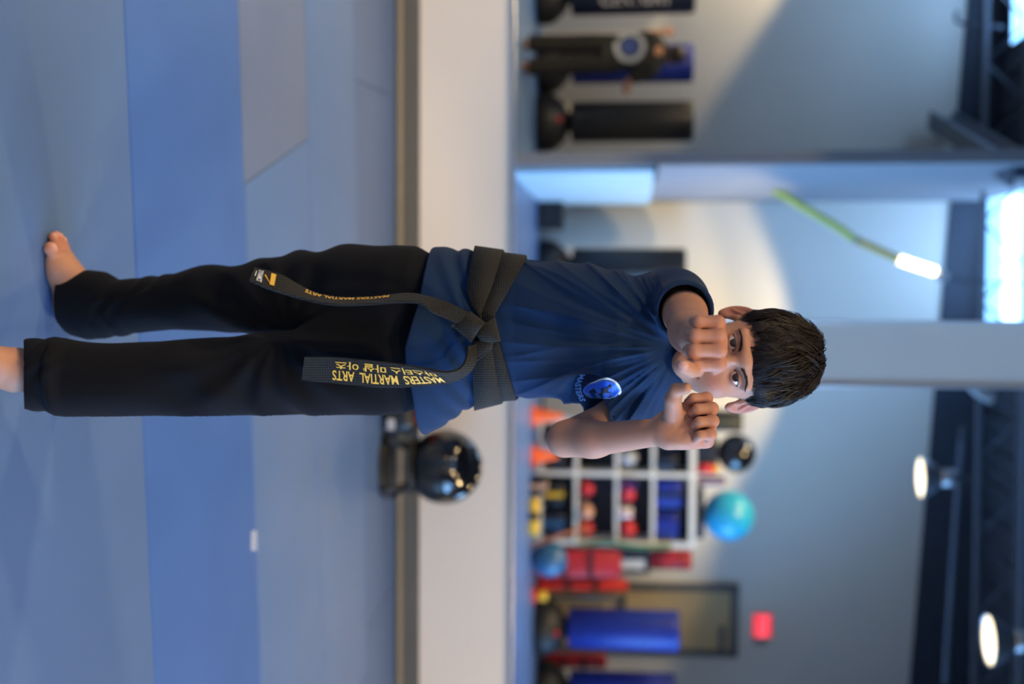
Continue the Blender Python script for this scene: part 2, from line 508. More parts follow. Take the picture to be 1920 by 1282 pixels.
# ------------------------------------------------------------------ floor and mats
fl = tagS(box('floor', (0, 0.5, -0.06), (2 * XW + .2, 10.2, 0.06), M_FLOORBASE))
MATC = [mat('blue_gym_mat_a', srgb(84, 112, 156), 0.38, spec=0.5, nscale=700, nbump=0.12, var=0.05, vscale=3.0),
        mat('blue_gym_mat_b', srgb(76, 102, 144), 0.38, spec=0.5, nscale=700, nbump=0.12, var=0.05, vscale=2.6),
        mat('blue_gym_mat_c', srgb(60, 96, 158), 0.38, spec=0.5, nscale=700, nbump=0.12, var=0.05, vscale=3.4),
        mat('grey_sheen_gym_mat', srgb(98, 111, 138), 0.38, spec=0.5, nscale=700, nbump=0.12, var=0.05, vscale=3.0)]
def clip(poly, n, d):
    out = []
    for i in range(len(poly)):
        a, b = poly[i], poly[(i + 1) % len(poly)]
        da, db = a[0] * n[0] + a[1] * n[1] - d, b[0] * n[0] + b[1] * n[1] - d
        if da <= 0: out.append(a)
        if da * db < 0:
            t = da / (da - db); out.append((a[0] + t * (b[0] - a[0]), a[1] + t * (b[1] - a[1])))
    return out
phi = math.radians(5.2)
ux, uy = math.cos(phi), math.sin(phi)
org = PG(641, 262)
rowy = [0.0, 0.76, 1.45, 2.16, 2.90, 3.62, 4.3]
while rowy[0] > -8: rowy.insert(0, rowy[0] - 0.73)
def mp(a, b): return (org[0] + a * ux - b * uy, org[1] + a * uy + b * ux)
splitA = -0.36  # slanted split follows a shadow edge on the floor
for r in range(len(rowy) - 1):
    b0, b1 = rowy[r], rowy[r + 1]
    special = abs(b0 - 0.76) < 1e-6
    cuts = [-6.6, -4.4 + (r % 2) * 0.9, -2.2 + (r % 2) * .7, 0.9 + (r % 3) * .8, 3.1, 5.0, 6.8]
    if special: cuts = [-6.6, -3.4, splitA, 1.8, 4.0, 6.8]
    if abs(b0 - 2.16) < 1e-6: cuts = [-6.6, -3.0, -0.78, 1.5, 4.0, 6.8]
    for i in range(len(cuts) - 1):
        a0, a1 = cuts[i], cuts[i + 1]
        s0 = s1 = 0.0
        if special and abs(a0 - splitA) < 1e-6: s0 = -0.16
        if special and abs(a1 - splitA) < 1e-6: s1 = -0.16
        g = 0.0012
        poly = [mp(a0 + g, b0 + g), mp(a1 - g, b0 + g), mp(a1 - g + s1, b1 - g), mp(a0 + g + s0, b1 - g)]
        poly = clip(poly, (0, 1), 5.428)
        poly = clip(poly, (0.12, -1), -(2 * YM - 14.4) - .02)   # in front of the back wall
        poly = clip(poly, (1, 0), XW - .02); poly = clip(poly, (-1, 0), XW - .02)
        if len(poly) < 3: continue
        ar = abs(sum(poly[k][0] * poly[(k + 1) % len(poly)][1] - poly[(k + 1) % len(poly)][0] * poly[k][1] for k in range(len(poly)))) / 2
        if ar < 0.01: continue
        cx = sum(p[0] for p in poly) / len(poly); cy = sum(p[1] for p in poly) / len(poly)
        bm = bmesh.new()
        lowv = [bm.verts.new((p[0] - cx, p[1] - cy, -0.028)) for p in poly]
        f = bm.faces.new(lowv)
        ex = bmesh.ops.extrude_face_region(bm, geom=[f])
        bmesh.ops.translate(bm, vec=(0, 0, 0.028), verts=[e for e in ex['geom'] if isinstance(e, bmesh.types.BMVert)])
        top = [e for e in bm.edges if all(v.co.z > -0.001 for v in e.verts)]
        bmesh.ops.bevel(bm, geom=top, offset=0.004, segments=2, affect='EDGES', profile=0.6)
        mm = MATC[random.choice((0, 0, 1, 2))]
        mm = {-0.73: MATC[1], 0.0: MATC[2], 0.76: MATC[0], 1.45: MATC[0], 2.16: MATC[1]}.get(round(b0, 2), mm)
        if special and a1 <= splitA + 1e-6: mm = MATC[3]  # greyer panel colour stands in for a light and sheen difference
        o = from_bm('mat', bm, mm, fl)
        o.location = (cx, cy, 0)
# faded print on a mat
V = []; Fc = []
M_PRINT = mat('faded_white_print', srgb(176, 184, 204), 0.6, var=0.1, vscale=60)
for i in range(4):
    c = PG(1000 + i * 9, 476, 0.0012)
    ring = []
    for k in range(14):
        a = 2 * math.pi * k / 14
        p = PG(1000 + i * 9 + 5.2 * math.cos(a) + 1.2 * math.sin(a), 476 + 5.5 * math.sin(a) - 2 * math.cos(a), 0.0012); ring.append(p)
    n0 = len(V); V += ring; V += [c + (p - c) * 0.35 for p in ring]
    for k in range(14):
        k2 = (k + 1) % 14; Fc.append((n0 + k, n0 + k2, n0 + 14 + k2, n0 + 14 + k))
from_data('mat_print', V, Fc, M_PRINT, fl)

# ------------------------------------------------------------------ lamps
M_SHADE = mat('lamp_shade_metal', srgb(150, 156, 164), 0.35, metal=0.6, var=0.05)
M_GLOW = mat('lamp_glow', srgb(255, 240, 210), 0.4, emit=(1.0, 0.80, 0.48, 1), estr=3.2)
M_CORD = mat('lamp_cord', srgb(60, 64, 70), 0.6, var=0.05)
def high_bay(x, y, z, power, label, half=58, blend=0.12):
    r = empty('high_bay_lamp', (x, y, z), label=label, cat='lamp', group='high bay ceiling lamps')
    lathe('shade', [(0.205, 0.0), (0.20, 0.03), (0.15, 0.12), (0.085, 0.20), (0.08, 0.205), (0.145, 0.115), (0.193, 0.03), (0.198, 0.0), (0.205, 0.0)], M_SHADE, r, 28)
    lathe('diffuser', [(0, 0.012), (0.19, 0.016), (0.19, 0.03), (0, 0.034)], M_GLOW, r, 28)
    lathe('ballast_housing', [(0, 0.36), (0.07, 0.355), (0.085, 0.33), (0.085, 0.21), (0, 0.2)], M_SHADE, r, 20)
    tube('cord', [(0, 0, 0.35), (0.01, 0, 0.8), (0, 0, ZC - z + .02)], 0.008, M_CORD, r, 6)
    d = bpy.data.lights.new('lamp_beam', 'SPOT'); d.energy = power; d.color = WARM
    d.spot_size = math.radians(2 * half); d.spot_blend = blend; d.shadow_soft_size = 0.16
    o = bpy.data.objects.new('lamp_beam', d); COL.objects.link(o); o.parent = r; o.location = (0, 0, -0.02)
    return r
pA = VM(895, 1724, 11.7); pB = VM(1200, 1852, 9.6)
high_bay(pA[0], pA[1], pA[2], 430, 'high bay lamp reflected above the teal ball, smaller bright oval', 66)
high_bay(pB[0], pB[1], pB[2], 200, 'high bay lamp in the upper corner above the exit sign, larger bright oval')
high_bay(0.72, -1.95, 4.1, 420, 'high bay lamp hidden behind the wall strip between the mirrors', 58)
high_bay(-5.0, -2.2, 4.0, 800, 'high bay lamp out of frame beyond the coach')
high_bay(-3.2, 0.9, 4.1, 640, 'high bay lamp above the near side of the padded pillar, out of frame')
high_bay(-4.6, 3.4, 4.1, 1050, 'high bay lamp near the front wall on the coach side, out of frame')
high_bay(4.4, 3.2, 4.1, 820, 'added high bay lamp brightening the front wall on the shelf side, out of frame')  # added unseen lamp, only there to brighten the beige front wall

# ================================================================== THE PERSON
def proj(p):
    q = np.asarray(p, float) - CC; d = q.dot(CF)
    return 641 + FPX * q.dot(CR) / d, 960 + FPX * q.dot(CU) / d
def unit(v): v = np.asarray(v, float); return v / np.linalg.norm(v)

# skin with two tints blended by a vertex attribute
M_SKIN = mat('warm_tan_skin', srgb(190, 132, 102), 0.55, spec=0.25, attr='tint', sss=0.12, nscale=420, nbump=0.10)
M_SHIRT = mat('navy_cotton_jersey', srgb(24, 44, 72), 0.9, spec=0.1, sheen=0.05, nscale=900, nbump=0.12)
M_PANTS = mat('black_training_cotton', srgb(17, 18, 22), 0.92, spec=0.08, sheen=0.02, nscale=700, nbump=0.10)
M_BELT = mat('black_belt_webbing', srgb(30, 30, 28), 0.8, spec=0.2, sheen=0.05, weave=75, wbump=1.0)
M_HAIR = mat('dark_brown_hair', srgb(30, 20, 12), 0.44, spec=0.35, nscale=900, nbump=0.1)
M_GOLD = mat('gold_embroidery', srgb(226, 176, 56), 0.45, spec=0.5, sheen=0.1, nscale=1500, nbump=0.2)
M_WHITE = mat('white_embroidery', srgb(226, 226, 230), 0.6, nscale=1500, nbump=0.1)

SK = np.array(srgb(172, 124, 100)); SKP = np.array(srgb(178, 104, 84)); SKD = np.array(srgb(132, 82, 62))
LIP = np.array(srgb(166, 94, 86)); NAIL = np.array(srgb(206, 160, 148))

g0 = PG(640, 80)
person = empty('person', (0.02, 2.03, 0), label='person in navy t-shirt, black trousers and black belt, fists raised', cat='person')
PO = np.array([0.02, 2.03, 0.0])
def pmesh(name, V, Q, m, parent=None, colors=None):
    return np_mesh(name, np.asarray(V) - PO, Q, m, parent or person, colors)
def pdata(name, V, Fc, m, parent=None, smooth=True):
    return from_data(name, np.asarray(V) - PO, Fc, m, parent or person, smooth)

# ---------------------------------------------------------------- head (local: x right of picture, y back, z up)
alpha, rho = math.radians(13), math.radians(4.5)
HC = P(674, 1388, 1.945)
ax_x = np.array([math.cos(rho), 0, math.sin(rho)])
ay = np.array([0, math.cos(alpha), math.sin(alpha)])
az = np.array([-math.sin(rho) * math.cos(alpha), -math.sin(alpha), math.cos(rho) * math.cos(alpha)]); az = unit(az)
ay = np.cross(az, ax_x); HR = np.stack([ax_x, ay, az], 1)      # columns
# face the camera (which stands a touch to the side)
yw = math.atan2(HC[0], HC[1]); Ryw = np.array([[math.cos(-yw), -math.sin(-yw), 0], [math.sin(-yw), math.cos(-yw), 0], [0, 0, 1]])
HR = Ryw @ HR
def H2W(v): return HC + np.asarray(v) @ HR.T
def W2H(p): return (np.asarray(p) - HC) @ HR

F = Field((-.105, -.125, -.20), (.105, .115, .13), 0.00145)
F.ell((0, .012, .040), (.069, .087, .078))                                   # cranium
F.ell((0, -.022, -.018), (.0585, .064, .074), .03)                           # face
F.ell((0, -.040, -.060), (.0435, .044, .036), .025)                          # jaw
F.ell((0, -.072, -.086), (.017, .014, .013), .022)                           # chin
for s in (-1, 1):
    F.ell((s * .034, -.060, -.034), (.022, .022, .022), .025)                # cheeks
    F.cone((s * .008, -.084, .020), (s * .042, -.071, .018), .0105, .009, .016)   # brow ridge
F.cone((0, -.080, .012), (0, -.098, -.026), .0075, .0098, .010)              # nose bridge, tip
for s in (-1, 1):
    F.ell((s * .0105, -.088, -.029), (.0075, .010, .0068), .006)
    F.ell((s * .006, -.096, -.0345), (.0032, .0045, .003), .002, 'cut')
    F.ell((s * .0275, -.094, .000), (.0165, .018, .0115), .012, 'cut')       # sockets
EYE = [np.array([s * .0278, -.0695, .001]) for s in (-1, 1)]
for e in EYE:
    F.ell(e, (.0152, .0137, .0137), .004)                                    # lids
    sl, X, Y, Z = F.sub(e - .018, e + .018)
    x = X - e[0]; z = Z - e[2] - 0.03 * (X - e[0]) * np.sign(e[0]) * 1.5
    zu = .0041 * (1 - (x / .0138) ** 2); zl = -.0042 * (1 - (x / .0138) ** 2)
    op = np.maximum(z - zu, zl - z) * 0.8
    op = np.maximum(op, (Y - (e[1] - .001)))
    F.mix(sl, np.broadcast_to(op, F.f[sl].shape), .0012, 'cut')
# mouth
F.cone((-.016, -.0815, -.0545), (0, -.0885, -.0535), .0042, .0056, .006)
F.cone((.016, -.0815, -.0545), (0, -.0885, -.0535), .0042, .0056, .006)
F.cone((-.013, -.081, -.063), (0, -.0865, -.0635), .0045, .0066, .006)
F.cone((.013, -.081, -.063), (0, -.0865, -.0635), .0045, .0066, .006)
F.cone((-.022, -.083, -.0585), (.022, -.083, -.0585), .0018, .0018, .004, 'cut')
F.cone((0, -.097, -.0582), (0, -.088, -.0585), .0016, .0016, .004, 'cut')
# ears
for s in (-1, 1):
    d = unit((s * .62, .78, 0.10)); up = unit(np.array([0, .18, 1.0]) - d * d.dot([0, .18, 1.0])); nn = np.cross(up, d)
    R = np.stack([d, nn, up], 1)
    c = np.array([s * .0775, .016, .000])
    F.ell(c, (.0185, .0058, .0300), .006, rot=R)
    F.ell(c - up * .024 - d * .005, (.009, .005, .009), .006, rot=R)         # lobe
    fr = np.array([s * .55, -.8, 0]); 
    sgn = 1 if nn.dot(fr) > 0 else -1
    F.ell(c + nn * sgn * .0062 - d * .002 + up * .001, (.0125, .0062, .0205), .004, 'cut', rot=R)
    F.cone(c + nn * sgn * .002 + up * .010 - d * .006, c + nn * sgn * .002 - up * .010 + d * .004, .0032, .003, .004)
    F.ell(c - d * .013 + nn * sgn * .002 - up * .002, (.004, .004, .007), .004, rot=R)   # tragus
# neck down into the shirt
nb = W2H(P(655, 1262, 2.02)); nt_ = np.array([0, .022, -.045])
F.cone(nt_, nb, .044, .042, .02)
hV, hQ = F.mesh(); hV = smooth_verts(hV, hQ, 1, .45)
# colours
c = np.tile(SK, (len(hV), 1))
def blend(c, w, col): return c + w[:, None] * (col - c)
x, y, z = hV.T
w_ = np.exp(-((np.abs(x) - .036) / .016) ** 2 - ((z + .032) / .018) ** 2) * (y < -.03); c = blend(c, .40 * w_, SKP)
w_ = np.exp(-((x) / .017) ** 4 - ((z + .0585) / .0080) ** 4) * (y < -.07); c = blend(c, .85 * w_, LIP)
w_ = smoothstep(np.abs(x), .068, .080) * (z < .05); c = blend(c, .55 * w_, SKP)
for e in EYE:
    w_ = np.exp(-(((x - e[0]) / .018) ** 2 + ((z - e[2]) / .010) ** 2) ** 2) * (y < -.05); c = blend(c, .45 * w_, SKD)
    zz = z - e[2] - .0046 * (1 - ((x - e[0]) / .0145) ** 2)
    w_ = np.exp(-(zz / .0014) ** 2) * (np.abs(x - e[0]) < .0145) * (y < -.055); c = blend(c, .75 * w_, np.array(srgb(40, 28, 24)))
w_ = np.exp(-((x) / .024) ** 4 - ((z + .0585) / .0016) ** 2) * (y < -.07); c = blend(c, .7 * w_, np.array(srgb(96, 48, 44)))
head = (H2W(hV), hQ, c)

# ---------------------------------------------------------------- arms, hands
def fist(Fd, W, ef, ep, et, k=.0007):
    offs = (.0282, .0094, -.0094, -.0276); Lm = (.0690, .0725, .0690, .0625); pr = (.030, .033, .031, .026); md = (.021, .023, .021, .017)
    rr = (.0094, .0096, .0094, .0086)
    m = []
    for i in range(4):
        m.append(W + ef * Lm[i] + et * offs[i])
    # palm block
    for i in range(4):
        Fd.cone(W + et * offs[i] * .55 + ef * .006, m[i] - ef * .004, .0150, .0108, .012)
    Fd.ell(W + ef * .038 + ep * .008, (.030, .030, .013), .012, rot=np.stack([ef, et, ep], 1))
    Fd.ell(W + ef * .030 - et * .022 + ep * .010, (.026, .013, .012), .012, rot=np.stack([ef, et, ep], 1))   # heel of the hand
    Fd.ell(W + ef * .030 + et * .022 + ep * .012, (.024, .014, .014), .012, rot=np.stack([ef, et, ep], 1))   # thumb ball
    tips = []
    for i in range(4):
        G = Field.__new__(Field); G.lo = Fd.lo; G.h = Fd.h; G.n = Fd.n; G.ax = Fd.ax; G.f = np.full(Fd.f.shape, 1.0, np.float32)
        fan = et * (-.03 * (i - 1.5))
        d1 = unit(ep + .10 * ef + fan); pip = m[i] + d1 * pr[i]
        d2 = unit(-ef * 1.0 + ep * .22 + fan); dip = pip + d2 * md[i]
        d3 = unit(-ep * .95 - ef * .55 + fan); tip = dip + d3 * .013
        G.cone(m[i], pip, rr[i] * 1.03, rr[i] * .96, .003); G.ell(pip, (rr[i] * 1.02,) * 3, .004)
        G.cone(pip, dip, rr[i] * .95, rr[i] * .86, .003); G.cone(dip, tip, rr[i] * .86, rr[i] * .78, .003)
        G.ell(m[i] - ep * .0005, (rr[i] * 1.12,) * 3, .006)
        lo = np.min([m[i], pip, dip, tip], 0) - .02; hi = np.max([m[i], pip, dip, tip], 0) + .02
        sl, X, Y, Z = Fd.sub(lo, hi)
        # merge softly with the palm, crisply with the neighbours
        Fd.mix(sl, G.f[sl], k)
        tips.append((m[i], pip, dip, tip))
    return tips
# right arm of the boy (left in the picture): punching guard towards the camera
SHR, ELR = P(568, 1268, 2.02), P(622, 1293, 1.80)
WR = P(641, 1334, 1.645)
efR = unit(P(644, 1358, 1.56) - P(641, 1342, 1.645)); epR = -CU; epR = unit(epR - efR * efR.dot(epR)); etR = np.cross(efR, epR)
Fr = Field(np.min([SHR, ELR, WR, P(700, 1260, 1.53), P(580, 1260, 1.53), P(640, 1380, 1.52)], 0) - .055,
           np.max([SHR, ELR, WR, P(700, 1260, 1.53), P(640, 1380, 1.53)], 0) + .055, 0.0017)
Fr.cone(SHR, P(588, 1284, 1.90), .040, .0345, .01); Fr.cone(P(588, 1284, 1.90), ELR, .0345, .031, .012)
Fr.cone(ELR, P(632, 1312, 1.72), .0315, .0285, .012); Fr.cone(P(632, 1312, 1.72), WR, .0285, .0215, .012)
fR = fist(Fr, WR, efR, epR, etR)
thR = [P(668, 1318, 1.625), P(692, 1306, 1.592), P(694, 1296, 1.562), P(686, 1281, 1.548)]
Fr.cone(thR[0], thR[1], .0115, .0105, .006); Fr.cone(thR[1], thR[2], .0102, .0096, .003); Fr.cone(thR[2], thR[3], .0100, .0096, .002)
rV, rQ = Fr.mesh(); rV = smooth_verts(rV, rQ, 1, .4)
# left arm (right in the picture): fist drawn back beside the chin, palm side showing
SHL, ELL = P(748, 1232, 2.03), P(823, 1059, 1.925)
WL = P(809, 1243, 1.795)
efL = unit(CU + CR * -.16 + CF * .02)
epL = -CF * .86 - CR * .50; epL = unit(epL - efL * efL.dot(epL)); etL = np.cross(epL, efL)
WLh = WL
Fl = Field(np.min([SHL, ELL, WL, P(715, 1330, 1.74), P(830, 1000, 1.92)], 0) - .05, np.max([SHL, ELL, WL, P(830, 1340, 1.74), P(855, 1340, 1.85)], 0) + .05, 0.0018)
Fl.cone(SHL, P(782, 1150, 1.985), .030, .030, .01); Fl.cone(P(782, 1150, 1.985), ELL, .030, .0280, .012)
Fl.cone(ELL, P(825, 1115, 1.882), .0280, .0275, .010); Fl.ell((P(806, 1100, 1.93) + P(825, 1100, 1.89)) / 2, (.024, .026, .032), .022); Fl.cone(P(824, 1110, 1.885), WL, .0275, .0205, .012)
fL = fist(Fl, WLh, efL, epL, etL)
thL = [P(775, 1262, 1.775), P(748, 1262, 1.757), P(731, 1268, 1.748), P(728, 1286, 1.738)]
Fl.cone(thL[0], thL[1], .015, .0125, .010); Fl.cone(thL[1], thL[2], .0115, .0102, .004); Fl.cone(thL[2], thL[3], .0102, .0085, .003)
lV, lQ = Fl.mesh(); lV = smooth_verts(lV, lQ, 1, .4)
def hand_tint(V, joints, th, naildir):
    c = np.tile(SK, (len(V), 1))
    for (m, p, d_, t) in joints:
        for q, r, a in ((m, .010, .35), (p, .009, .35), (t, .009, .3)):
            w_ = np.exp(-((V - q) ** 2).sum(1) / r ** 2 * .5); c = blend(c, a * w_, SKP)
    if naildir is not None:
        q = th[3] + naildir * .009 + unit(th[3] - th[2]) * .002
        ax = unit(th[3] - th[2]); sd = unit(np.cross(ax, naildir)); r = V - q
        w_ = np.exp(-((r @ ax / .0062) ** 4 + (r @ sd / .0052) ** 4)) * (np.abs(r @ naildir) < .006)
        c = blend(c, 1.0 * w_, NAIL)
    return c
rC = hand_tint(rV, fR, thR, unit(-CF + CU * .15 - CR * .1))
lC = hand_tint(lV, fL, thL, None)

# ---------------------------------------------------------------- feet (lower legs run up into the trousers)
def foot(toe, heel, ank, knee, wide, side):
    """toe, heel: ground points (toe = big toe tip); wide: unit vector from big-toe side to little-toe side"""
    ax = unit(toe - heel); L = np.linalg.norm(toe - heel); up = np.array([0, 0, 1.0])
    Fd = Field(np.min([toe, heel, ank], 0) - .07, np.max([toe, heel, ank], 0) + [.07, .07, .10], 0.0019)
    Fd.ell(heel + ax * .028 + up * .028, (.030, .026, .028), .0, rot=np.stack([ax, np.cross(up, ax), up], 1))
    Fd.cone(ank + up * .10, ank, .033, .030, .02)
    Fd.cone(ank - up * .01, heel + ax * .035 + up * .03, .030, .028, .02)
    for t, lat, h, r in ((.40, .004, .040, .027), (.56, .012, .030, .026), (.67, .020, .022, .0205)):
        Fd.ell(heel + ax * L * t + wide * lat + up * h * .8, (.028, .031, r), .025, rot=np.stack([ax, wide, up], 1))
    Fd.cone(ank + ax * .01, heel + ax * L * .62 + up * .026, .029, .022, .025)
    Fd.ell(heel + ax * L * .72 + wide * .000 + up * .016, (.020, .018, .016), .012, rot=np.stack([ax, wide, up], 1))
    Fd.ell(heel + ax * L * .70 + wide * .036 + up * .014, (.022, .014, .014), .012, rot=np.stack([ax, wide, up], 1))
    toes = []
    for i, (lat, ln, r) in enumerate(((-.006, .965, .0128), (.0195, 1.03, .0084), (.0340, 1.02, .0078), (.0465, .98, .0074), (.0580, .915, .0072))):
        a = heel + ax * L * (.76 - .03 * i) + wide * (lat * .85) + up * .014; b = heel + ax * (L * ln - r) + wide * lat + up * (r + .001)
        mid = (a + b) / 2 + up * .004
        Fd.cone(a, mid, r * 1.0, r * .93, .003); Fd.cone(mid, b, r * .9, r, .0015); toes.append(b)
    sl, X, Y, Z = Fd.sub(Fd.lo, Fd.lo + Fd.h * (Fd.n - 1))
    Fd.f[sl] = np.maximum(Fd.f[sl], -(Z - 0.0008))
    V, Q = Fd.mesh(); V = smooth_verts(V, Q, 1, .4)
    c = np.tile(SK, (len(V), 1))
    for i, b in enumerate(toes):
        w_ = np.exp(-((V - b) ** 2).sum(1) / .013 ** 2 * .5); c = blend(c, .45 * w_, SKP)
        r = (.0118, .0082, .0076, .0072, .0070)[i]
        q = b + up * r * .8 + ax * r * .35; d = V - q
        w_ = np.exp(-((d @ ax / (r * .62)) ** 4 + (d @ wide / (r * .62)) ** 4)) * (V[:, 2] > b[2]); c = blend(c, .8 * w_, NAIL)
    return V, Q, c
heelR = PG(604, 111); toeR = PG(446, 81)
wideR = unit(np.array([toeR[1] - heelR[1], heelR[0] - toeR[0], 0])); wideR = wideR if wideR[1] > 0 else -wideR
ankR = PY(582, 165, heelR[1] + .005)
ftR = foot(toeR, heelR, np.array([heelR[0] - .035, heelR[1] + .004, .085]), None, wideR, 1)
ankL0 = PY(695, 52, 1.885)
heelL = np.array([ankL0[0] + .010, ankL0[1] + .035, 0]); toeL = heelL + np.array([-.075, -.190, 0])
wideL = unit(np.array([toeL[1] - heelL[1], heelL[0] - toeL[0], 0])); wideL = wideL if wideL[0] > 0 else -wideL
ftL = foot(toeL, heelL, np.array([ankL0[0], ankL0[1], .082]), None, wideL, -1)

# hidden core that joins neck, arms and legs under the clothes
Fc_ = Field((-.30, 1.84, .08), (.30, 2.30, 1.25), 0.008)
hipR, hipL = PY(560, 760, 2.07), PY(690, 760, 2.03)
Fc_.chain([np.array([heelR[0] - .035, heelR[1] + .004, .12]), PY(566, 420, 2.12), hipR], [.026, .034, .045], .02)
Fc_.chain([np.array([ankL0[0], ankL0[1] + .01, .12]), PY(710, 380, 1.97), hipL], [.026, .034, .045], .02)
Fc_.chain([(hipR + hipL) / 2, PY(618, 950, 2.05), PY(630, 1150, 2.02), P(655, 1262, 2.02)], [.06, .06, .06, .035], .03)
Fc_.chain([SHR, PY(620, 1200, 2.03), SHL], [.028, .05, .028], .02)
kV, kQ = Fc_.mesh(); kC = np.tile(SK, (len(kV), 1))
Vs, Qs, Cs = [], [], []; n0 = 0
for V_, Q_, C_ in (head, (rV, rQ, rC), (lV, lQ, lC), ftR, ftL, (kV, kQ, kC)):
    Vs.append(V_); Qs.append(Q_ + n0); Cs.append(C_); n0 += len(V_)
body = pmesh('body', np.vstack(Vs), np.vstack(Qs), M_SKIN, None, np.vstack(Cs))

# ---------------------------------------------------------------- eyes
def eye_material():
    m = bpy.data.materials.new('brown_eye'); m.use_nodes = True; nt = m.node_tree; b = nt.nodes['Principled BSDF']
    tc = nt.nodes.new('ShaderNodeTexCoord'); sp = nt.nodes.new('ShaderNodeSeparateXYZ'); nt.links.new(tc.outputs['Object'], sp.inputs[0])
    ln = nt.nodes.new('ShaderNodeVectorMath'); ln.operation = 'LENGTH'
    cb = nt.nodes.new('ShaderNodeCombineXYZ'); nt.links.new(sp.outputs['X'], cb.inputs['X']); nt.links.new(sp.outputs['Z'], cb.inputs['Y'])
    nt.links.new(cb.outputs[0], ln.inputs[0])
    mr = nt.nodes.new('ShaderNodeMapRange'); mr.inputs['From Max'].default_value = 0.0125; nt.links.new(ln.outputs['Value'], mr.inputs['Value'])
    rp = nt.nodes.new('ShaderNodeValToRGB'); e = rp.color_ramp.elements
    e[0].position = 0.0; e[0].color = (0.004, 0.003, 0.003, 1); e[1].position = 1.0; e[1].color = srgb(214, 204, 200)
    for p, cc in ((.20, (0.004, 0.003, 0.003, 1)), (.24, srgb(40, 22, 12)), (.44, srgb(28, 16, 10)), (.51, srgb(14, 9, 8)), (.56, srgb(196, 186, 184))):
        q = e.new(p); q.color = cc
    nt.links.new(mr.outputs['Result'], rp.inputs[0]); nt.links.new(rp.outputs[0], b.inputs['Base Color'])
    b.inputs['Roughness'].default_value = 0.5; b.inputs['Specular IOR Level'].default_value = 0.1; b.inputs['Coat Weight'].default_value = 1.0; b.inputs['Coat Roughness'].default_value = 0.01
    return m
M_EYE = eye_material()
for e in EYE:
    bm = bmesh.new(); bmesh.ops.create_uvsphere(bm, u_segments=32, v_segments=20, radius=.0126)
    o = from_bm('eyeball', bm, M_EYE, person, True)
    wp = H2W(e); look = unit(CC + np.array([0, 0, .03]) - wp)
    yv_ = -look; xv = unit(np.cross(yv_, [0, 0, 1])); zv = np.cross(xv, yv_)
    o.matrix_local = Matrix(((xv[0], yv_[0], zv[0], wp[0] - PO[0]), (xv[1], yv_[1], zv[1], wp[1] - PO[1]), (xv[2], yv_[2], zv[2], wp[2] - PO[2]), (0, 0, 0, 1)))

# ---------------------------------------------------------------- hair
Hc = np.array([0, .014, .040]); Hr = np.array([.070, .088, .079])
pole = unit(np.array([0.10, .40, 1.0]))        # crown
px_ = unit(np.array([1, 0, 0]) - pole * pole[0]); py_ = np.cross(pole, px_)
def scalp(th, ph, off):
    d = math.cos(th) * pole + math.sin(th) * (math.cos(ph) * px_ + math.sin(ph) * py_)
    return Hc + d * (Hr + off)
def zline(x, y):
    # hairline height
    return np.interp(y, [-.10, -.075, -.060, -.045, -.030, -.008, .012, .035, .10], [.050, .049, .036, .030, .008, .004, .030, -.012, -.045])
Fh = Field((-.10, -.11, -.07), (.10, .125, .155), 0.0022)
Fh.ell(Hc, Hr + np.array([.0055, .0085, .0085]))
sl, X, Y, Z = Fh.sub(Fh.lo, Fh.lo + Fh.h * (Fh.n - 1))
zl = zline(0, Y.ravel()).astype(np.float32)[None, :, None]
Fh.f = np.maximum(Fh.f, (zl - Z) * .9)
hv, hq = Fh.mesh(); hv = smooth_verts(hv, hq, 2, .5)
SV = [H2W(hv)]; SQ = [hq]; nst = len(hv)
strV = []; strQ = []
def strand(pts, r0, seg=3):
    global nst
    pts = np.array(pts); n = len(pts)
    tan = np.gradient(pts, axis=0); tan /= (np.linalg.norm(tan, axis=1)[:, None] + 1e-9)
    out = pts - Hc; out = out - tan * (out * tan).sum(1)[:, None]; out /= (np.linalg.norm(out, axis=1)[:, None] + 1e-9)
    sd = np.cross(tan, out)
    rad = r0 * np.clip(1.15 - np.linspace(0, 1, n) ** 2, .06, 1)
    V = np.stack([pts + rad[:, None] * (.6 * out), pts + rad[:, None] * (-.3 * out + .9 * sd), pts + rad[:, None] * (-.3 * out - .9 * sd)], 1).reshape(-1, 3)
    Q = []
    for i in range(n - 1):
        for k in range(3):
            k2 = (k + 1) % 3; Q.append((nst + i * 3 + k, nst + i * 3 + k2, nst + i * 3 + 3 + k2, nst + i * 3 + 3 + k))
    strV.append(V); strQ.extend(Q); nst += len(V)
rs = random.Random(5)
nclump = 700
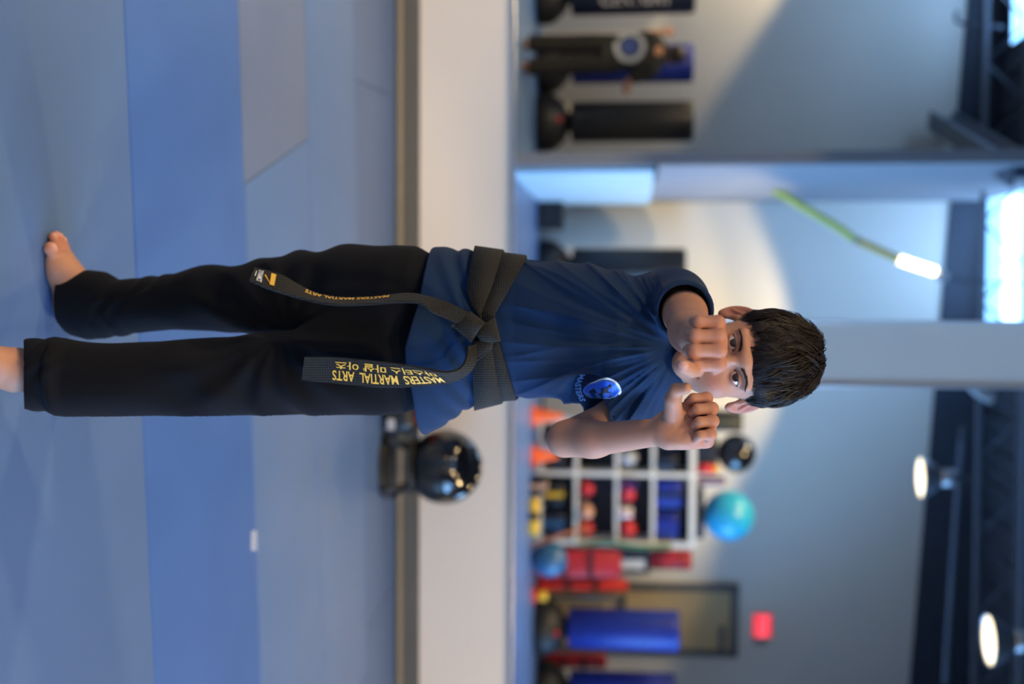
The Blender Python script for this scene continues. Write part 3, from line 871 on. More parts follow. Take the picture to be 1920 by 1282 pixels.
for cidx in range(nclump):
    ph0 = rs.uniform(0, 2 * math.pi); th0 = math.acos(1 - rs.random() * 1.15) * .92
    if cidx > 620: th0 = rs.uniform(.02, .30)
    drift = rs.gauss(0.14, .30) if cidx <= 620 else rs.gauss(.5, .5)
    lift = rs.uniform(.006, .027)
    ln = rs.uniform(.34, .74); curl = rs.uniform(.1, .75)
    d0 = math.sin(ph0); front = max(0, -(math.cos(ph0) * px_ + math.sin(ph0) * py_)[1])
    ln += .28 * front
    lift *= .55 + .45 * min(1, th0 / .7)
    lift *= 1 - .62 * abs(math.cos(ph0)) * min(1, max(0, th0 + ln * .6 - .75) / .4)
    tipph = rs.gauss(0, .05)
    for k in range(9):
        ph = ph0 + rs.gauss(0, .07) / max(.3, math.sin(th0) + .1); th = th0 + rs.gauss(0, .035)
        pts = []
        ll = ln * rs.uniform(.85, 1.1); lf = lift * rs.uniform(.8, 1.15)
        for j in range(8):
            t = j / 7
            tt = th + ll * t
            pp = ph + drift * t + (ph0 + tipph - ph) * t * .85
            o = .004 + lf * math.sin(min(1, t * 1.6) * math.pi / 2) * (1 - curl * t * t)
            p = scalp(tt, pp, o)
            lim = float(zline(p[0], p[1])) - (.009 if p[1] < -.045 else .004) + .010 * math.sin(ph0 * 9) * (p[1] < -.05)
            if p[2] < lim and j > 2: break
            pts.append(p)
        if len(pts) >= 4: strand(pts, rs.uniform(.0006, .0014))
# fringe brushed down over the forehead
for cidx in range(120):
    xs = rs.uniform(-.060, .062)
    sway = rs.gauss(.005, .006)
    endz = .023 + .009 * rs.random() + (.024 * math.exp(-((xs + .036) / .014) ** 2)) + (.004 if abs(xs) > .05 else 0)
    for k in range(8):
        x0_ = xs + rs.gauss(0, .003); x1_ = xs + sway + rs.gauss(0, .0013)
        pts = []
        e_ = endz + rs.gauss(0, .002)
        for j in range(9):
            t = j / 8
            xx = x0_ * (1 - t) * .92 + x1_ * t
            zz = .112 * (1 - t) + e_ * t - .004 * math.sin(t * 3.1)
            q = 1 - (xx / .0795) ** 2 - ((zz - Hc[2]) / .092) ** 2
            yy = Hc[1] - (Hr[1] + .012) * math.sqrt(max(q, .02))
            yy -= .003 * math.sin(t * math.pi) + .002 * rs.random()
            if zz < .055: yy = min(yy, -.080 + .30 * max(0, abs(xx) - .03) ** 1.0)
            pts.append(np.array([xx, yy, zz]))
        strand(pts, rs.uniform(.0006, .0011))
allV = np.vstack([SV[0], H2W(np.vstack(strV))]); allQ = np.vstack([SQ[0], np.array(strQ)])
pmesh('hair', allV, allQ, M_HAIR)
# eyebrows
bvh_h = BVHTree.FromPolygons([Vector(v) for v in hV.tolist()], hQ.tolist())
for s in (-1, 1):
    nst = 0; strV = []; strQ = []
    for k in range(170):
        t = rs.random()
        xx = s * (.012 + .034 * t); zz = .0130 + .0080 * math.sin(t * 2.3) - .004 * t + rs.gauss(0, .0011 * (1.3 - t)) + (-.002 if s < 0 else .001)
        loc = bvh_h.ray_cast(Vector((xx, -.14, zz)), Vector((0, 1, 0)))[0]
        if loc is None: continue
        b_ = np.array(loc); dr = np.array([s * .006, .0005, .0025 - .004 * t])
        strand([b_ + [0, -.0004, 0], b_ + dr * .5 + [0, -.0014, 0], b_ + dr + [0, -.0008 + .002 * t, 0]], .00042)
    pmesh('eyebrow', H2W(np.vstack(strV)), np.array(strQ), M_HAIR)

# ---------------------------------------------------------------- trousers
def rows_of(tab):
    out = []
    for v, ul, ur, y, b in tab:
        pl, pr = PY(ul, v, y), PY(ur, v, y)
        out.append(((pl[2] + pr[2]) / 2, (pl[0] + pr[0]) / 2, y, (pr[0] - pl[0]) / 2, b))
    return out
legL = [(30, 635, 765, 1.895, .060), (88, 634, 771, 1.897, .062), (106, 634, 775, 1.90, .064), (110, 636, 773, 1.90, .062), (117, 633, 780, 1.90, .070), (130, 634, 783, 1.905, .073), (150, 638, 784, 1.915, .072), (200, 641, 785, 1.925, .072), (300, 641, 785, 1.95, .074),
        (380, 637, 784, 1.965, .077), (460, 630, 784, 1.985, .082), (540, 618, 783, 2.0, .088), (640, 606, 781, 2.02, .095), (740, 596, 776, 2.03, .098), (775, 596, 768, 2.035, .092), (840, 590, 740, 2.04, .085)]
legR = [(108, 520, 610, 2.185, .060), (135, 508, 628, 2.185, .060), (168, 506, 637, 2.18, .062), (195, 509, 634, 2.175, .062), (220, 524, 631, 2.17, .060), (260, 519, 626, 2.16, .064),
        (330, 510, 618, 2.145, .068), (400, 500, 618, 2.13, .072), (480, 488, 625, 2.11, .078), (560, 473, 634, 2.09, .088), (640, 462, 640, 2.07, .096), (740, 459, 648, 2.05, .100), (780, 463, 648, 2.045, .094), (800, 474, 648, 2.045, .090), (840, 490, 650, 2.04, .085)]
Fp = Field((-.24, 1.80, .02), (.20, 2.28, .86), 0.0034)
Fp.stack(rows_of(legL), 0, 2.3)
Fp.stack(rows_of(legR), 0, 2.3, kfun=lambda Z: np.interp(Z, [0, .42, .50, .62], [.004, .004, .02, .05]).astype(np.float32))
sl, X, Y, Z = Fp.sub(Fp.lo, Fp.lo + Fp.h * (Fp.n - 1))
# creases: long soft drapes, bunching near the cuffs, pulls from the crotch
ctr = PY(628, 520, 1.95)
th_ = np.arctan2(X - ctr[0], Z - ctr[2] + 0 * Y); rr_ = np.sqrt((X - ctr[0]) ** 2 + (Z - ctr[2]) ** 2)
fold = .0035 * np.sin(13 * th_ + 3 * Y * 10) * np.exp(-((rr_ - .13) / .10) ** 2)
fold = fold + .0022 * np.sin(55 * X + 9 * np.sin(7 * Z) + 30 * Y) * smoothstep(Z, .1, .2)
zc = np.where(X > .0, .135, .215)
fold = fold + .0022 * np.sin(150 * (Z - zc) + 22 * X * 4 + 3 * np.sin(60 * X)) * np.exp(-((Z - zc) / .035) ** 2)
fold = fold + .0022 * np.sin(38 * Z + 24 * X + 12 * Y) * np.exp(-((Z - .36) / .12) ** 2)
# slanted lower edge of the back leg: lifted at the heel side
pk0, pk1, pk2 = PY(503, 150, 2.14), PY(546, 97, 2.13), PY(637, 165, 2.18)
cutz = np.interp(X.ravel(), [pk0[0], pk1[0], PY(606, 130, 2.15)[0], pk2[0]], [pk0[2] + .004, pk1[2], PY(606, 125, 2.15)[2] , pk2[2] - .015]).astype(np.float32)[:, None, None]
cutz = np.where(X < PY(637, 100, 2.0)[0], np.maximum(cutz - .012, .018), -1)
Fp.f = Fp.f + fold.astype(np.float32)
Fp.f = np.maximum(Fp.f, np.where((Y > 2.04) | (X < PY(630, 100, 2.1)[0]), cutz - Z, -1).astype(np.float32) * .8)
hz_ = PY(700, 45, 1.895)[2]
Fp.f = np.maximum(Fp.f, np.where(X > PY(634, 60, 1.9)[0] - .012, (hz_ + .53 * (1.895 - Y) - Z), -1).astype(np.float32) * .85 * (Y < 2.04) - (Y >= 2.04))
# cuff bands pinch and hollow openings
zb = ankL0[2] + .026
for cc_, rr2 in ((np.array([ankL0[0], ankL0[1], zb - .02]), .040), ):
    Fp.cone(cc_ - [0, 0, .03], cc_ + [0, 0, .035], rr2 + .008, rr2, .004, 'cut')
ck = np.array([heelR[0] - .030, heelR[1] + .004, .03])
Fp.cone(ck, ck + [0, 0, .055], .040, .032, .006, 'cut')
# no fabric below the floor
Fp.f = np.maximum(Fp.f, (.012 - Z).astype(np.float32))
pV, pQ = Fp.mesh(); pV = smooth_verts(pV, pQ, 1, .4)
trousers = pmesh('trousers', pV, pQ, M_PANTS)

# ---------------------------------------------------------------- t-shirt
tor = [(770, 470, 812, 2.045, .118), (800, 461, 814, 2.045, .120), (835, 464, 796, 2.045, .118), (870, 469, 769, 2.04, .110), (905, 474, 750, 2.04, .102), (940, 479, 745, 2.04, .099),
       (975, 484, 743, 2.04, .099), (1010, 487, 746, 2.035, .102), (1060, 488, 757, 2.03, .106), (1110, 492, 762, 2.02, .106), (1160, 500, 764, 2.01, .102), (1210, 518, 762, 2.01, .094),
       (1245, 545, 752, 2.01, .082), (1275, 582, 735, 2.01, .066), (1297, 612, 712, 2.01, .05)]
TR = sorted(rows_of(tor)); TA = np.array(TR)
def torso_at(z): return [float(np.interp(z, TA[:, 0], TA[:, i])) for i in (1, 2, 3, 4)]
Fs = Field((-.24, 1.78, .70), (.24, 2.20, 1.36), 0.0022)
Fs.stack(TR, 0, 2.25)
mR = P(583, 1284, 1.885); aR = unit(mR - P(560, 1262, 2.03))
Fs.cone(P(556, 1256, 2.04), P(566, 1266, 1.97), .052, .053, .035); Fs.cone(P(566, 1266, 1.97), mR + aR * .03, .052, .0475, .02)
mL = P(776, 1118, 1.965); aL = unit(mL - P(742, 1232, 2.03))
Fs.cone(P(735, 1232, 2.03), P(755, 1180, 2.0), .045, .043, .03); Fs.cone(P(755, 1180, 2.0), mL + aL * .02, .044, .042, .02)
sl, X, Y, Z = Fs.sub(Fs.lo, Fs.lo + Fs.h * (Fs.n - 1))
cv = PY(652, 1272, 1.92)
th_ = np.arctan2(X - cv[0], cv[2] - Z); rr_ = np.sqrt((X - cv[0]) ** 2 + (Z - cv[2]) ** 2)
wob = .35 * np.sin(2.1 * th_ + 14 * rr_) + .22 * np.sin(5.3 * th_ - 9 * rr_)
zbelt = PY(620, 925, 1.94)[2]
amp = (1 - smoothstep(np.abs(th_), 1.0, 1.45)) * (.0042 * smoothstep(rr_, .02, .10) * (1 - .45 * smoothstep(rr_, .22, .38))) * (Y < 2.05) * smoothstep(Z, zbelt - .01, zbelt + .05)
rg = lambda a: 1 - 2 * np.sqrt(np.abs(np.sin(a * .5)) + 1e-6)
fold = -1.25 * amp * (rg(27 * th_ + 4 * wob) * .55 + np.sin(16 * th_ - 5 * wob + 1.3) * .5 + .35 * rg(49 * th_ - 3 * wob))
# gathers under the belt
gz = np.exp(-((Z - (zbelt - .05)) / .05) ** 2)
fold = fold + .0028 * gz * np.sin(95 * X + 18 * np.sin(11 * Z) + 22 * Y)
fold = fold + .0022 * np.sin(60 * Z + 45 * X + 3 * np.sin(30 * X)) * smoothstep(Z, zbelt, zbelt + .05) * smoothstep(X, .03, .12)
Fs.f = Fs.f + fold.astype(np.float32)
# pinch under the belt
pin = .006 * np.exp(-((Z - zbelt) / .022) ** 2)
Fs.f = Fs.f + pin.astype(np.float32)
# hem outline
hx = [PY(u_, v_, 1.95) for u_, v_ in ((455, 797), (500, 795), (560, 790), (600, 778), (650, 764), (690, 766), (715, 772), (740, 775), (830, 778))]
hz = np.interp(X.ravel(), [p[0] for p in hx], [p[2] for p in hx]).astype(np.float32)[:, None, None]
Fs.f = np.maximum(Fs.f, (hz - Z))
# sleeve mouths: cut square and hollow
def mouth(m_, a_, r_, depth):
    global Fs
    lo = m_ - .10; hi = m_ + .10
    sl, X, Y, Z = Fs.sub(lo, hi)
    dd = (X - m_[0]) * a_[0] + (Y - m_[1]) * a_[1] + (Z - m_[2]) * a_[2]
    rad = np.sqrt(np.maximum((X - m_[0]) ** 2 + (Y - m_[1]) ** 2 + (Z - m_[2]) ** 2 - dd ** 2, 0))
    Fs.f[sl] = np.maximum(Fs.f[sl], np.where(rad < .075, np.minimum(dd, .075 - rad), -1).astype(np.float32))
    Fs.cone(m_ - a_ * depth, m_ + a_ * .02, r_ * .9, r_, .003, 'cut')
mouth(mR, aR, .0435, .05); mouth(mL, aL, .037, .045)
# neck opening
nk = P(655, 1262, 2.02); nd = unit(H2W(nt_) - nk)
Fs.cone(nk - nd * .01, nk + nd * .10, .046, .056, .004, 'cut')
sV, sQ = Fs.mesh(); sV = smooth_verts(sV, sQ, 1, .4)
shirt = pmesh('t_shirt', sV, sQ, M_SHIRT)
bvh_s = BVHTree.FromPolygons([Vector(v) for v in sV.tolist()], sQ.tolist())
# ribbed collar
ring = []
e1 = unit(np.cross(nd, [1, 0, 0])); e2 = np.cross(nd, e1)
for i in range(41):
    a = 2 * math.pi * i / 40; ring.append(nk + nd * (.028 + .012 * math.cos(a)) + .049 * (math.cos(a) * e1 + math.sin(a) * e2))
V_, F_ = tube_data(ring, .0045, 8, False); pdata('collar', V_, F_, M_SHIRT, shirt)

# decals lie on the cloth as thin geometry
def onto(u, v, off=.0012, bvh=None):
    d = ray(u, v); d = d / np.linalg.norm(d)
    h = (bvh or bvh_s).ray_cast(Vector(CC), Vector(d))
    if h[0] is None: return PY(u, v, 1.93)
    return np.array(h[0]) - d * off
def poly_decal(name, pts, m, parent, off, sub=2):
    bm = bmesh.new(); vs_ = [bm.verts.new((p[0], p[1], 0)) for p in pts]; bm.faces.new(vs_)
    bmesh.ops.triangulate(bm, faces=bm.faces[:])
    bmesh.ops.subdivide_edges(bm, edges=bm.edges[:], cuts=sub, use_grid_fill=True)
    bmesh.ops.triangulate(bm, faces=bm.faces[:])
    for v in bm.verts: v.co = Vector(onto(v.co.x, v.co.y, off) - PO)
    return from_bm(name, bm, m, parent, True)
def lg(X_, Y_): return (690 + Y_ / 16, 1070 + X_ / 16)
M_LB = mat('logo_blue_print', srgb(24, 92, 214), 0.5, var=0.04, vscale=40)
M_LD = mat('logo_dark_print', srgb(20, 28, 48), 0.7, var=0.04, vscale=40)
M_LL = mat('logo_light_blue_print', srgb(120, 170, 240), 0.5, var=0.04, vscale=40)
bean = [(400, 650), (440, 590), (500, 530), (650, 465), (850, 410), (1050, 385), (1230, 415), (1370, 510), (1440, 650), (1420, 760), (1330, 850), (1150, 900), (900, 905), (620, 890), (470, 800), (405, 710)]
cb_ = np.mean(bean, 0)
rim = [lg(*(cb_ + (np.array(p) - cb_) * 1.05)) for p in bean]
poly_decal('chest_logo_rim', rim, M_LL, shirt, .0012)
poly_decal('chest_logo', [lg(*p) for p in bean], M_LB, shirt, .0018)
fig = [(850, 620), (1000, 612), (1090, 600), (1120, 545), (1180, 520), (1235, 555), (1225, 610), (1150, 640), (1215, 735), (1110, 755), (1170, 830), (1270, 870), (1120, 890), (1000, 820), (930, 745), (880, 735), (930, 670)]
poly_decal('logo_figure', [lg(*p) for p in fig], M_LD, shirt, .0024)
arc = [(490, 495), (600, 445), (700, 405), (850, 335), (1000, 290), (1120, 285), (1250, 330), (1370, 400), (1460, 510), (1515, 630), (1525, 720), (1470, 805)]
arc_in = [(1430, 780), (1470, 700), (1460, 640), (1410, 545), (1330, 450), (1220, 380), (1100, 345), (990, 350), (850, 385), (710, 440), (610, 465)]
poly_decal('logo_swoosh', [lg(*p) for p in arc + arc_in], M_WHITE, shirt, .0020)
tv, tf = text_mesh('MASTERS', 1.0, .02)
if len(tv):
    wd = tv[:, 0].max() - tv[:, 0].min(); tv[:, 0] = (tv[:, 0] - tv[:, 0].min()) / wd; hh = tv[:, 1].max() - tv[:, 1].min(); tv[:, 1] = (tv[:, 1] - tv[:, 1].min()) / hh
    W_ = []
    for x_, y_, _ in tv:
        u_ = 702 + 50 * x_; vb = 1087 - 9 * math.sin(math.pi * min(1, x_ * 1.05)) + (0 if x_ < .5 else 0)
        W_.append(onto(u_, vb + 11 * y_, .0016))
    pdata('chest_lettering', W_, tf, M_LL, shirt, False)

# ---------------------------------------------------------------- belt
belt = empty('belt', (0, 0, 0)); belt.parent = person
def vtab(tab, u): a = np.array(tab); return float(np.interp(u, a[:, 0], a[:, 1]))
BOT = [(465, 892), (500, 884), (547, 876), (575, 887), (598, 902), (615, 902), (640, 889), (690, 888), (748, 889)]
SEAM = [(465, 946), (476, 944), (538, 924), (589, 903), (600, 905), (640, 921), (710, 934), (748, 942)]
TOP = [(465, 984), (488, 986), (547, 953), (575, 936), (598, 924), (620, 922), (640, 935), (690, 950), (748, 969)]
def band(name, lo, hi, off, thick):
    N = 120; V = []; Fc = []
    for i in range(N):
        a = 2 * math.pi * i / N
        for side, tabv in ((0, lo), (1, hi)):
            z = zbelt
            for _ in range(3):
                cx, cy, A_, B_ = torso_at(z)
                ca, sa = math.cos(a), math.sin(a); q = (abs(ca) ** 2.25 + abs(sa) ** 2.25) ** (-1 / 2.25)
                x_, y_ = cx + A_ * q * ca, cy + B_ * q * sa
                u_, _v = proj((x_, y_, z)); vv = vtab(tabv, u_)
                zf = PY(u_, vv, min(y_, cy))[2]
                w_b = max(0, sa)
                zbk = PY(620, vtab(tabv, 470), 2.04)[2]
                z = zf * (1 - w_b) + zbk * w_b
            n_ = unit((ca / A_, sa / B_, 0)); lay = off + .0022 * math.sin(3 * a) * 0
            p = np.array([x_, y_, z])
            V.append(p + n_ * lay); V.append(p + n_ * (lay + thick))
    for i in range(N):
        j = (i + 1) % N; a0, b0 = i * 4, j * 4
        Fc += [(a0 + 1, b0 + 1, b0 + 3, a0 + 3), (a0, a0 + 2, b0 + 2, b0), (a0 + 2, a0 + 3, b0 + 3, b0 + 2), (a0, b0, b0 + 1, a0 + 1)]
    return pdata(name, V, Fc, M_BELT, belt)
band('belt_wrap', [(u_, v_ - 8) for u_, v_ in SEAM], TOP, .002, .0045)
band('belt_wrap', BOT, SEAM, .0065, .0045)
def ribbon(name, EL, ER, n, thick, m, parent, cols=5, arch=0.0):
    L_ = catmull([PY(*p) for p in EL], n); R_ = catmull([PY(*p) for p in ER], n)
    V = []; Fc = []
    mid = (L_ + R_) / 2; tan = np.gradient(mid, axis=0); nr = np.cross(tan, R_ - L_); nr /= np.linalg.norm(nr, axis=1)[:, None]
    s = np.sign((nr * (CC - mid)).sum()); nr = nr * (s if s else 1)
    for i in range(n):
        for c_ in range(cols):
            f_ = c_ / (cols - 1); p = L_[i] * (1 - f_) + R_[i] * f_ + nr[i] * arch * (1 - (2 * f_ - 1) ** 2)
            V.append(p + nr[i] * thick / 2); V.append(p - nr[i] * thick / 2)
    ix = lambda i, c_, k: (i * cols + c_) * 2 + k
    for i in range(n - 1):
        for c_ in range(cols - 1):
            Fc.append((ix(i, c_, 0), ix(i, c_ + 1, 0), ix(i + 1, c_ + 1, 0), ix(i + 1, c_, 0)))
            Fc.append((ix(i, c_, 1), ix(i + 1, c_, 1), ix(i + 1, c_ + 1, 1), ix(i, c_ + 1, 1)))
        for c_ in (0, cols - 1):
            Fc.append((ix(i, c_, 0), ix(i + 1, c_, 0), ix(i + 1, c_, 1), ix(i, c_, 1)))
    for i in (0, n - 1):
        for c_ in range(cols - 1):
            Fc.append((ix(i, c_, 0), ix(i, c_, 1), ix(i, c_ + 1, 1), ix(i, c_ + 1, 0)))
    o = pdata(name, V, Fc, m, parent, False)
    def at(s_, t_, off):
        f_ = np.clip(s_, 0, 1) * (n - 1); i = int(min(f_, n - 2)); q = f_ - i
        l = L_[i] * (1 - q) + L_[i + 1] * q; r_ = R_[i] * (1 - q) + R_[i + 1] * q; nn = nr[i] * (1 - q) + nr[i + 1] * q
        return l * (1 - t_) + r_ * t_ + nn * (thick / 2 + off + arch * (1 - (2 * t_ - 1) ** 2))
    # arc-length lookup
    ln = np.concatenate([[0], np.cumsum(np.linalg.norm(np.diff(mid, axis=0), axis=1))]); ln /= ln[-1]
    pr = np.linspace(0, 1, n)
    return o, (lambda s_, t_, off: at(float(np.interp(s_, ln, pr)), t_, off))
# tail with the gold lettering (hangs to the right of the picture)
t2R = [(646, 893, 1.905), (672, 893, 1.895), (695, 882, 1.890), (712, 856, 1.888), (721, 810, 1.888), (726, 725, 1.888), (719, 640, 1.885), (712, 566, 1.880)]
t2L = [(650, 876, 1.890), (670, 874, 1.878), (690, 862, 1.870), (697, 832, 1.862), (688, 782, 1.866), (679, 720, 1.872), (671, 640, 1.872), (669, 571, 1.868)]
tail2, at2 = ribbon('belt_tail', t2L, t2R, 60, .0045, M_BELT, belt)
def ribbon_text(body, at, s0, s1, t0, t1, m, parent, name='belt_lettering', offset=.03, flip=1):
    """text runs along the ribbon from s0 to s1; letter tops towards t1"""
    tv, tf = text_mesh(body, 1.0, offset)
    if not len(tv): return
    tv = tv.copy(); tv[:, 0] = (tv[:, 0] - tv[:, 0].min()) / (np.ptp(tv[:, 0]) + 1e-9); tv[:, 1] = (tv[:, 1] - tv[:, 1].min()) / (np.ptp(tv[:, 1]) + 1e-9)
    W_ = [at(s0 + (s1 - s0) * p[0], t0 + (t1 - t0) * p[1], .0008) for p in tv]
    pdata(name, W_, tf, m, parent, False)
ribbon_text('MASTERS  MARTIAL  ARTS', at2, .275, .845, .47, .86, M_GOLD, tail2, offset=.014)
ribbon_text('마스터스 마샬 아츠', at2, .28, .83, .10, .41, M_GOLD, tail2, offset=.012)
# twisted tail (hangs to the left of the picture)
t1L = [(588, 884, 1.900), (572, 850, 1.892), (557, 803, 1.905), (551, 763, 1.915), (558, 700, 1.915), (559, 640, 1.915), (552, 597, 1.915), (536, 562, 1.918), (519, 533, 1.920), (509, 505, 1.922), (503, 477, 1.925)]
t1R = [(606, 858, 1.890), (586, 812, 1.872), (569, 790, 1.868), (566, 749, 1.870), (570, 693, 1.870), (572, 637, 1.872), (566, 592, 1.878), (556, 552, 1.884), (548, 525, 1.888), (540, 500, 1.892), (526, 468, 1.896)]
tail1, at1 = ribbon('belt_tail', t1L, t1R, 60, .0045, M_BELT, belt)
ribbon_text('MASTERS MARTIAL ARTS', at1, .36, .74, .12, .45, M_GOLD, tail1, offset=.02)
for (s0, s1, t0, t1, m_) in ((.885, .908, .12, .80, M_GOLD),):
    V_ = [at1(s0, t0, .0008), at1(s1, t0, .0008), at1(s1, t1, .0008), at1(s0, t1, .0008)]; pdata('belt_bar', V_, [(0, 1, 2, 3)], m_, tail1, False)
V_ = [at1(.905, .74, .0008), at1(.90, .82, .0008), at1(.935, .30, .0008), at1(.94, .36, .0008)]; pdata('belt_stitch', V_, [(0, 1, 3, 2)], M_GOLD, tail1, False)
def ribbon_text_across(body, at, s0, s1, t0, t1, m, parent):
    tv, tf = text_mesh(body, 1.0, .02)
    tv = tv.copy(); tv[:, 0] = (tv[:, 0] - tv[:, 0].min()) / np.ptp(tv[:, 0]); tv[:, 1] = (tv[:, 1] - tv[:, 1].min()) / np.ptp(tv[:, 1])
    W_ = [at(s0 + (s1 - s0) * (1 - p[1]), t0 + (t1 - t0) * p[0], .0008) for p in tv]; pdata('belt_lettering', W_, tf, m, parent, False)
ribbon_text_across('DYNAMICS', at1, .946, .972, .14, .86, M_WHITE, tail1)
V_ = [at1(.980, .25, .0008), at1(.984, .25, .0008), at1(.984, .62, .0008), at1(.980, .62, .0008)]; pdata('belt_bar', V_, [(0, 1, 2, 3)], M_WHITE, tail1, False)
# knot: folded straps crossing over each other
def strap(name, corners, y0, bulge, thick):
    """corners: (u, v) a-b edge to d-c edge"""
    a, b, c_, d = [np.array(PY(u_, v_, y0)) for u_, v_ in corners]
    n_, k_ = 12, 9; V = []; Fc = []
    nr = unit(np.cross(b - a, d - a)); nr = nr if nr.dot(CC - a) > 0 else -nr
    for i in range(n_):
        s_ = i / (n_ - 1)
        for j in range(k_):
            t_ = j / (k_ - 1)
            p = (a * (1 - s_) + d * s_) * (1 - t_) + (b * (1 - s_) + c_ * s_) * t_
            h = bulge * (1 - (2 * s_ - 1) ** 4) * (.55 + .45 * (1 - (2 * t_ - 1) ** 2)) - bulge * .35 * (abs(2 * s_ - 1) > .95)
            V.append(p + nr * h); V.append(p - nr * thick)
    ix = lambda i, j, k: (i * k_ + j) * 2 + k
    for i in range(n_ - 1):
        for j in range(k_ - 1):
            Fc += [(ix(i, j, 0), ix(i + 1, j, 0), ix(i + 1, j + 1, 0), ix(i, j + 1, 0)), (ix(i, j, 1), ix(i, j + 1, 1), ix(i + 1, j + 1, 1), ix(i + 1, j, 1))]
        for j in (0, k_ - 1): Fc.append((ix(i, j, 0), ix(i, j, 1), ix(i + 1, j, 1), ix(i + 1, j, 0)))
    for i in (0, n_ - 1):
        for j in range(k_ - 1): Fc.append((ix(i, j, 0), ix(i, j + 1, 0), ix(i, j + 1, 1), ix(i, j, 1)))
    return pdata(name, V, Fc, M_BELT, belt)
strap('knot', [(640, 936), (596, 926), (622, 886), (642, 900)], 1.915, .012, .02)
strap('knot', [(636, 922), (657, 920), (680, 889), (640, 884)], 1.915, .008, .02)
strap('knot', [(605, 908), (584, 880), (612, 845), (642, 882)], 1.903, .015, .02)

# ================================================================== THINGS NEAR THE MIRROR WALL
M_BLKGLOSS = mat('black_gloss_vinyl', srgb(14, 14, 15), 0.12, spec=0.6, coat=0.6, nscale=40, nbump=0.02)
M_BLKVIN = mat('black_vinyl', srgb(24, 26, 30), 0.42, spec=0.5, nscale=160, nbump=0.15, var=0.12, vscale=5)
M_BLKPLA = mat('black_plastic', srgb(26, 27, 29), 0.5, spec=0.4, nscale=220, nbump=0.12, var=0.1, vscale=6)
M_REDV = mat('red_vinyl', srgb(190, 28, 34), 0.45, spec=0.5, nscale=160, nbump=0.12, var=0.1, vscale=5)
M_BLUEV = mat('royal_blue_vinyl', srgb(14, 40, 136), 0.5, spec=0.5, nscale=160, nbump=0.12, var=0.10, vscale=5)
M_NAVYV = mat('navy_vinyl', srgb(22, 30, 52), 0.42, spec=0.5, nscale=160, nbump=0.12, var=0.10, vscale=5)
M_YEL = mat('yellow_foam', srgb(222, 176, 34), 0.6, nscale=200, nbump=0.15, var=0.08, vscale=6)
M_ORG = mat('orange_plastic', srgb(236, 96, 24), 0.5, var=0.06, vscale=8)
M_WHT = mat('white_laminate', srgb(222, 216, 202), 0.5, nscale=120, nbump=0.04, var=0.03, vscale=5)
M_TEAL = mat('teal_ball_vinyl', srgb(40, 158, 196), 0.35, spec=0.5, nscale=90, nbump=0.08, var=0.05, vscale=6)
M_STEELB = mat('steel_blue_vinyl', srgb(44, 92, 130), 0.35, spec=0.5, nscale=90, nbump=0.08, var=0.05, vscale=6)
M_GRN = mat('green_webbing', srgb(40, 110, 66), 0.8, var=0.1, vscale=20)
M_TAN = mat('tan_door_paint', srgb(196, 172, 126), 0.55, var=0.04, vscale=3)
M_GREYM = mat('grey_frame_paint', srgb(92, 92, 92), 0.5, var=0.05, vscale=5)
M_PURP = mat('purple_band', srgb(92, 56, 130), 0.6, var=0.08, vscale=12)
M_SILV = mat('silver_grey_vinyl', srgb(170, 172, 176), 0.4, var=0.06, vscale=8)
M_PADB = mat('pale_blue_wall_pad', srgb(176, 208, 226), 0.5, spec=0.5, nscale=14, nbump=0.5, var=0.05, vscale=4)

def sphere_prof(r, n=20, z0=0.0):
    return [(max(0.0, r * math.sin(math.pi * i / n)), z0 - r * math.cos(math.pi * i / n)) for i in range(n + 1)]
def ball(name, x, y, z, r, m, label, plug=True, group=None):
    t = empty(name, (x, y, z - r), label=label, cat='ball', group=group)
    bm = bmesh.new(); bm_lathe(bm, sphere_prof(r, 24, r), 40)
    from_bm('ball_shell', bm, m, t, True)
    # moulded ridges
    for k in (-.45, -.22, .22, .45):
        rr = r * math.cos(k); zz = r + r * math.sin(k)
        tube('ridge', [(rr * math.cos(a) * 1.0, rr * math.sin(a), zz) for a in np.linspace(0, 2 * math.pi, 41)], r * .008, m, t, 5)
    lathe('plug', [(0, -.004), (.012, -.003), (.012, .006), (0, .006)], M_BLKPLA, t, 12, (0, -r * .92, r * 1.4), (0, -1, .4))
    return t
cB = PY(875, 835, 5.20)
rB = 71 * 5.24 / FPX
tb = empty('ball_stand', (cB[0], 5.20, 0), label='black ring stand under the glossy black ball by the mirror wall', cat='stand')
zs = cB[2] - rB
ringz = cB[2] - rB * math.cos(.72); rr = rB * math.sin(.72) + .006
tube('stand_ring', [((rr) * math.cos(a), rr * math.sin(a), ringz - .012) for a in np.linspace(0, 2 * math.pi, 37)], .014, M_BLKPLA, tb, 10)
for a in (.5, 2.1, 3.7, 5.3):
    tube('stand_leg', [(rr * math.cos(a), rr * math.sin(a), ringz - .012), (rr * 1.25 * math.cos(a), rr * 1.25 * math.sin(a), .05), (rr * 1.5 * math.cos(a), rr * 1.5 * math.sin(a), .012)], .012, M_BLKPLA, tb, 8)
lathe('stand_foot_disc', [(0, 0), (rr * 1.25, 0), (rr * 1.25, .014), (rr * .8, .03), (0, .03)], M_BLKPLA, tb, 28)
tball = empty('exercise_ball', (cB[0], 5.20, zs), label='glossy black ball in front of the mirror wall', cat='ball')
bm = bmesh.new(); bm_lathe(bm, sphere_prof(rB, 32, rB), 56); from_bm('ball_shell', bm, M_BLKGLOSS, tball, True)
lathe('plug', [(0, 0), (.016, .001), (.016, .006), (0, .008)], M_BLKPLA, tball, 14, (rB * .5, -rB * .80, rB * 1.32), (.5, -.8, .3))
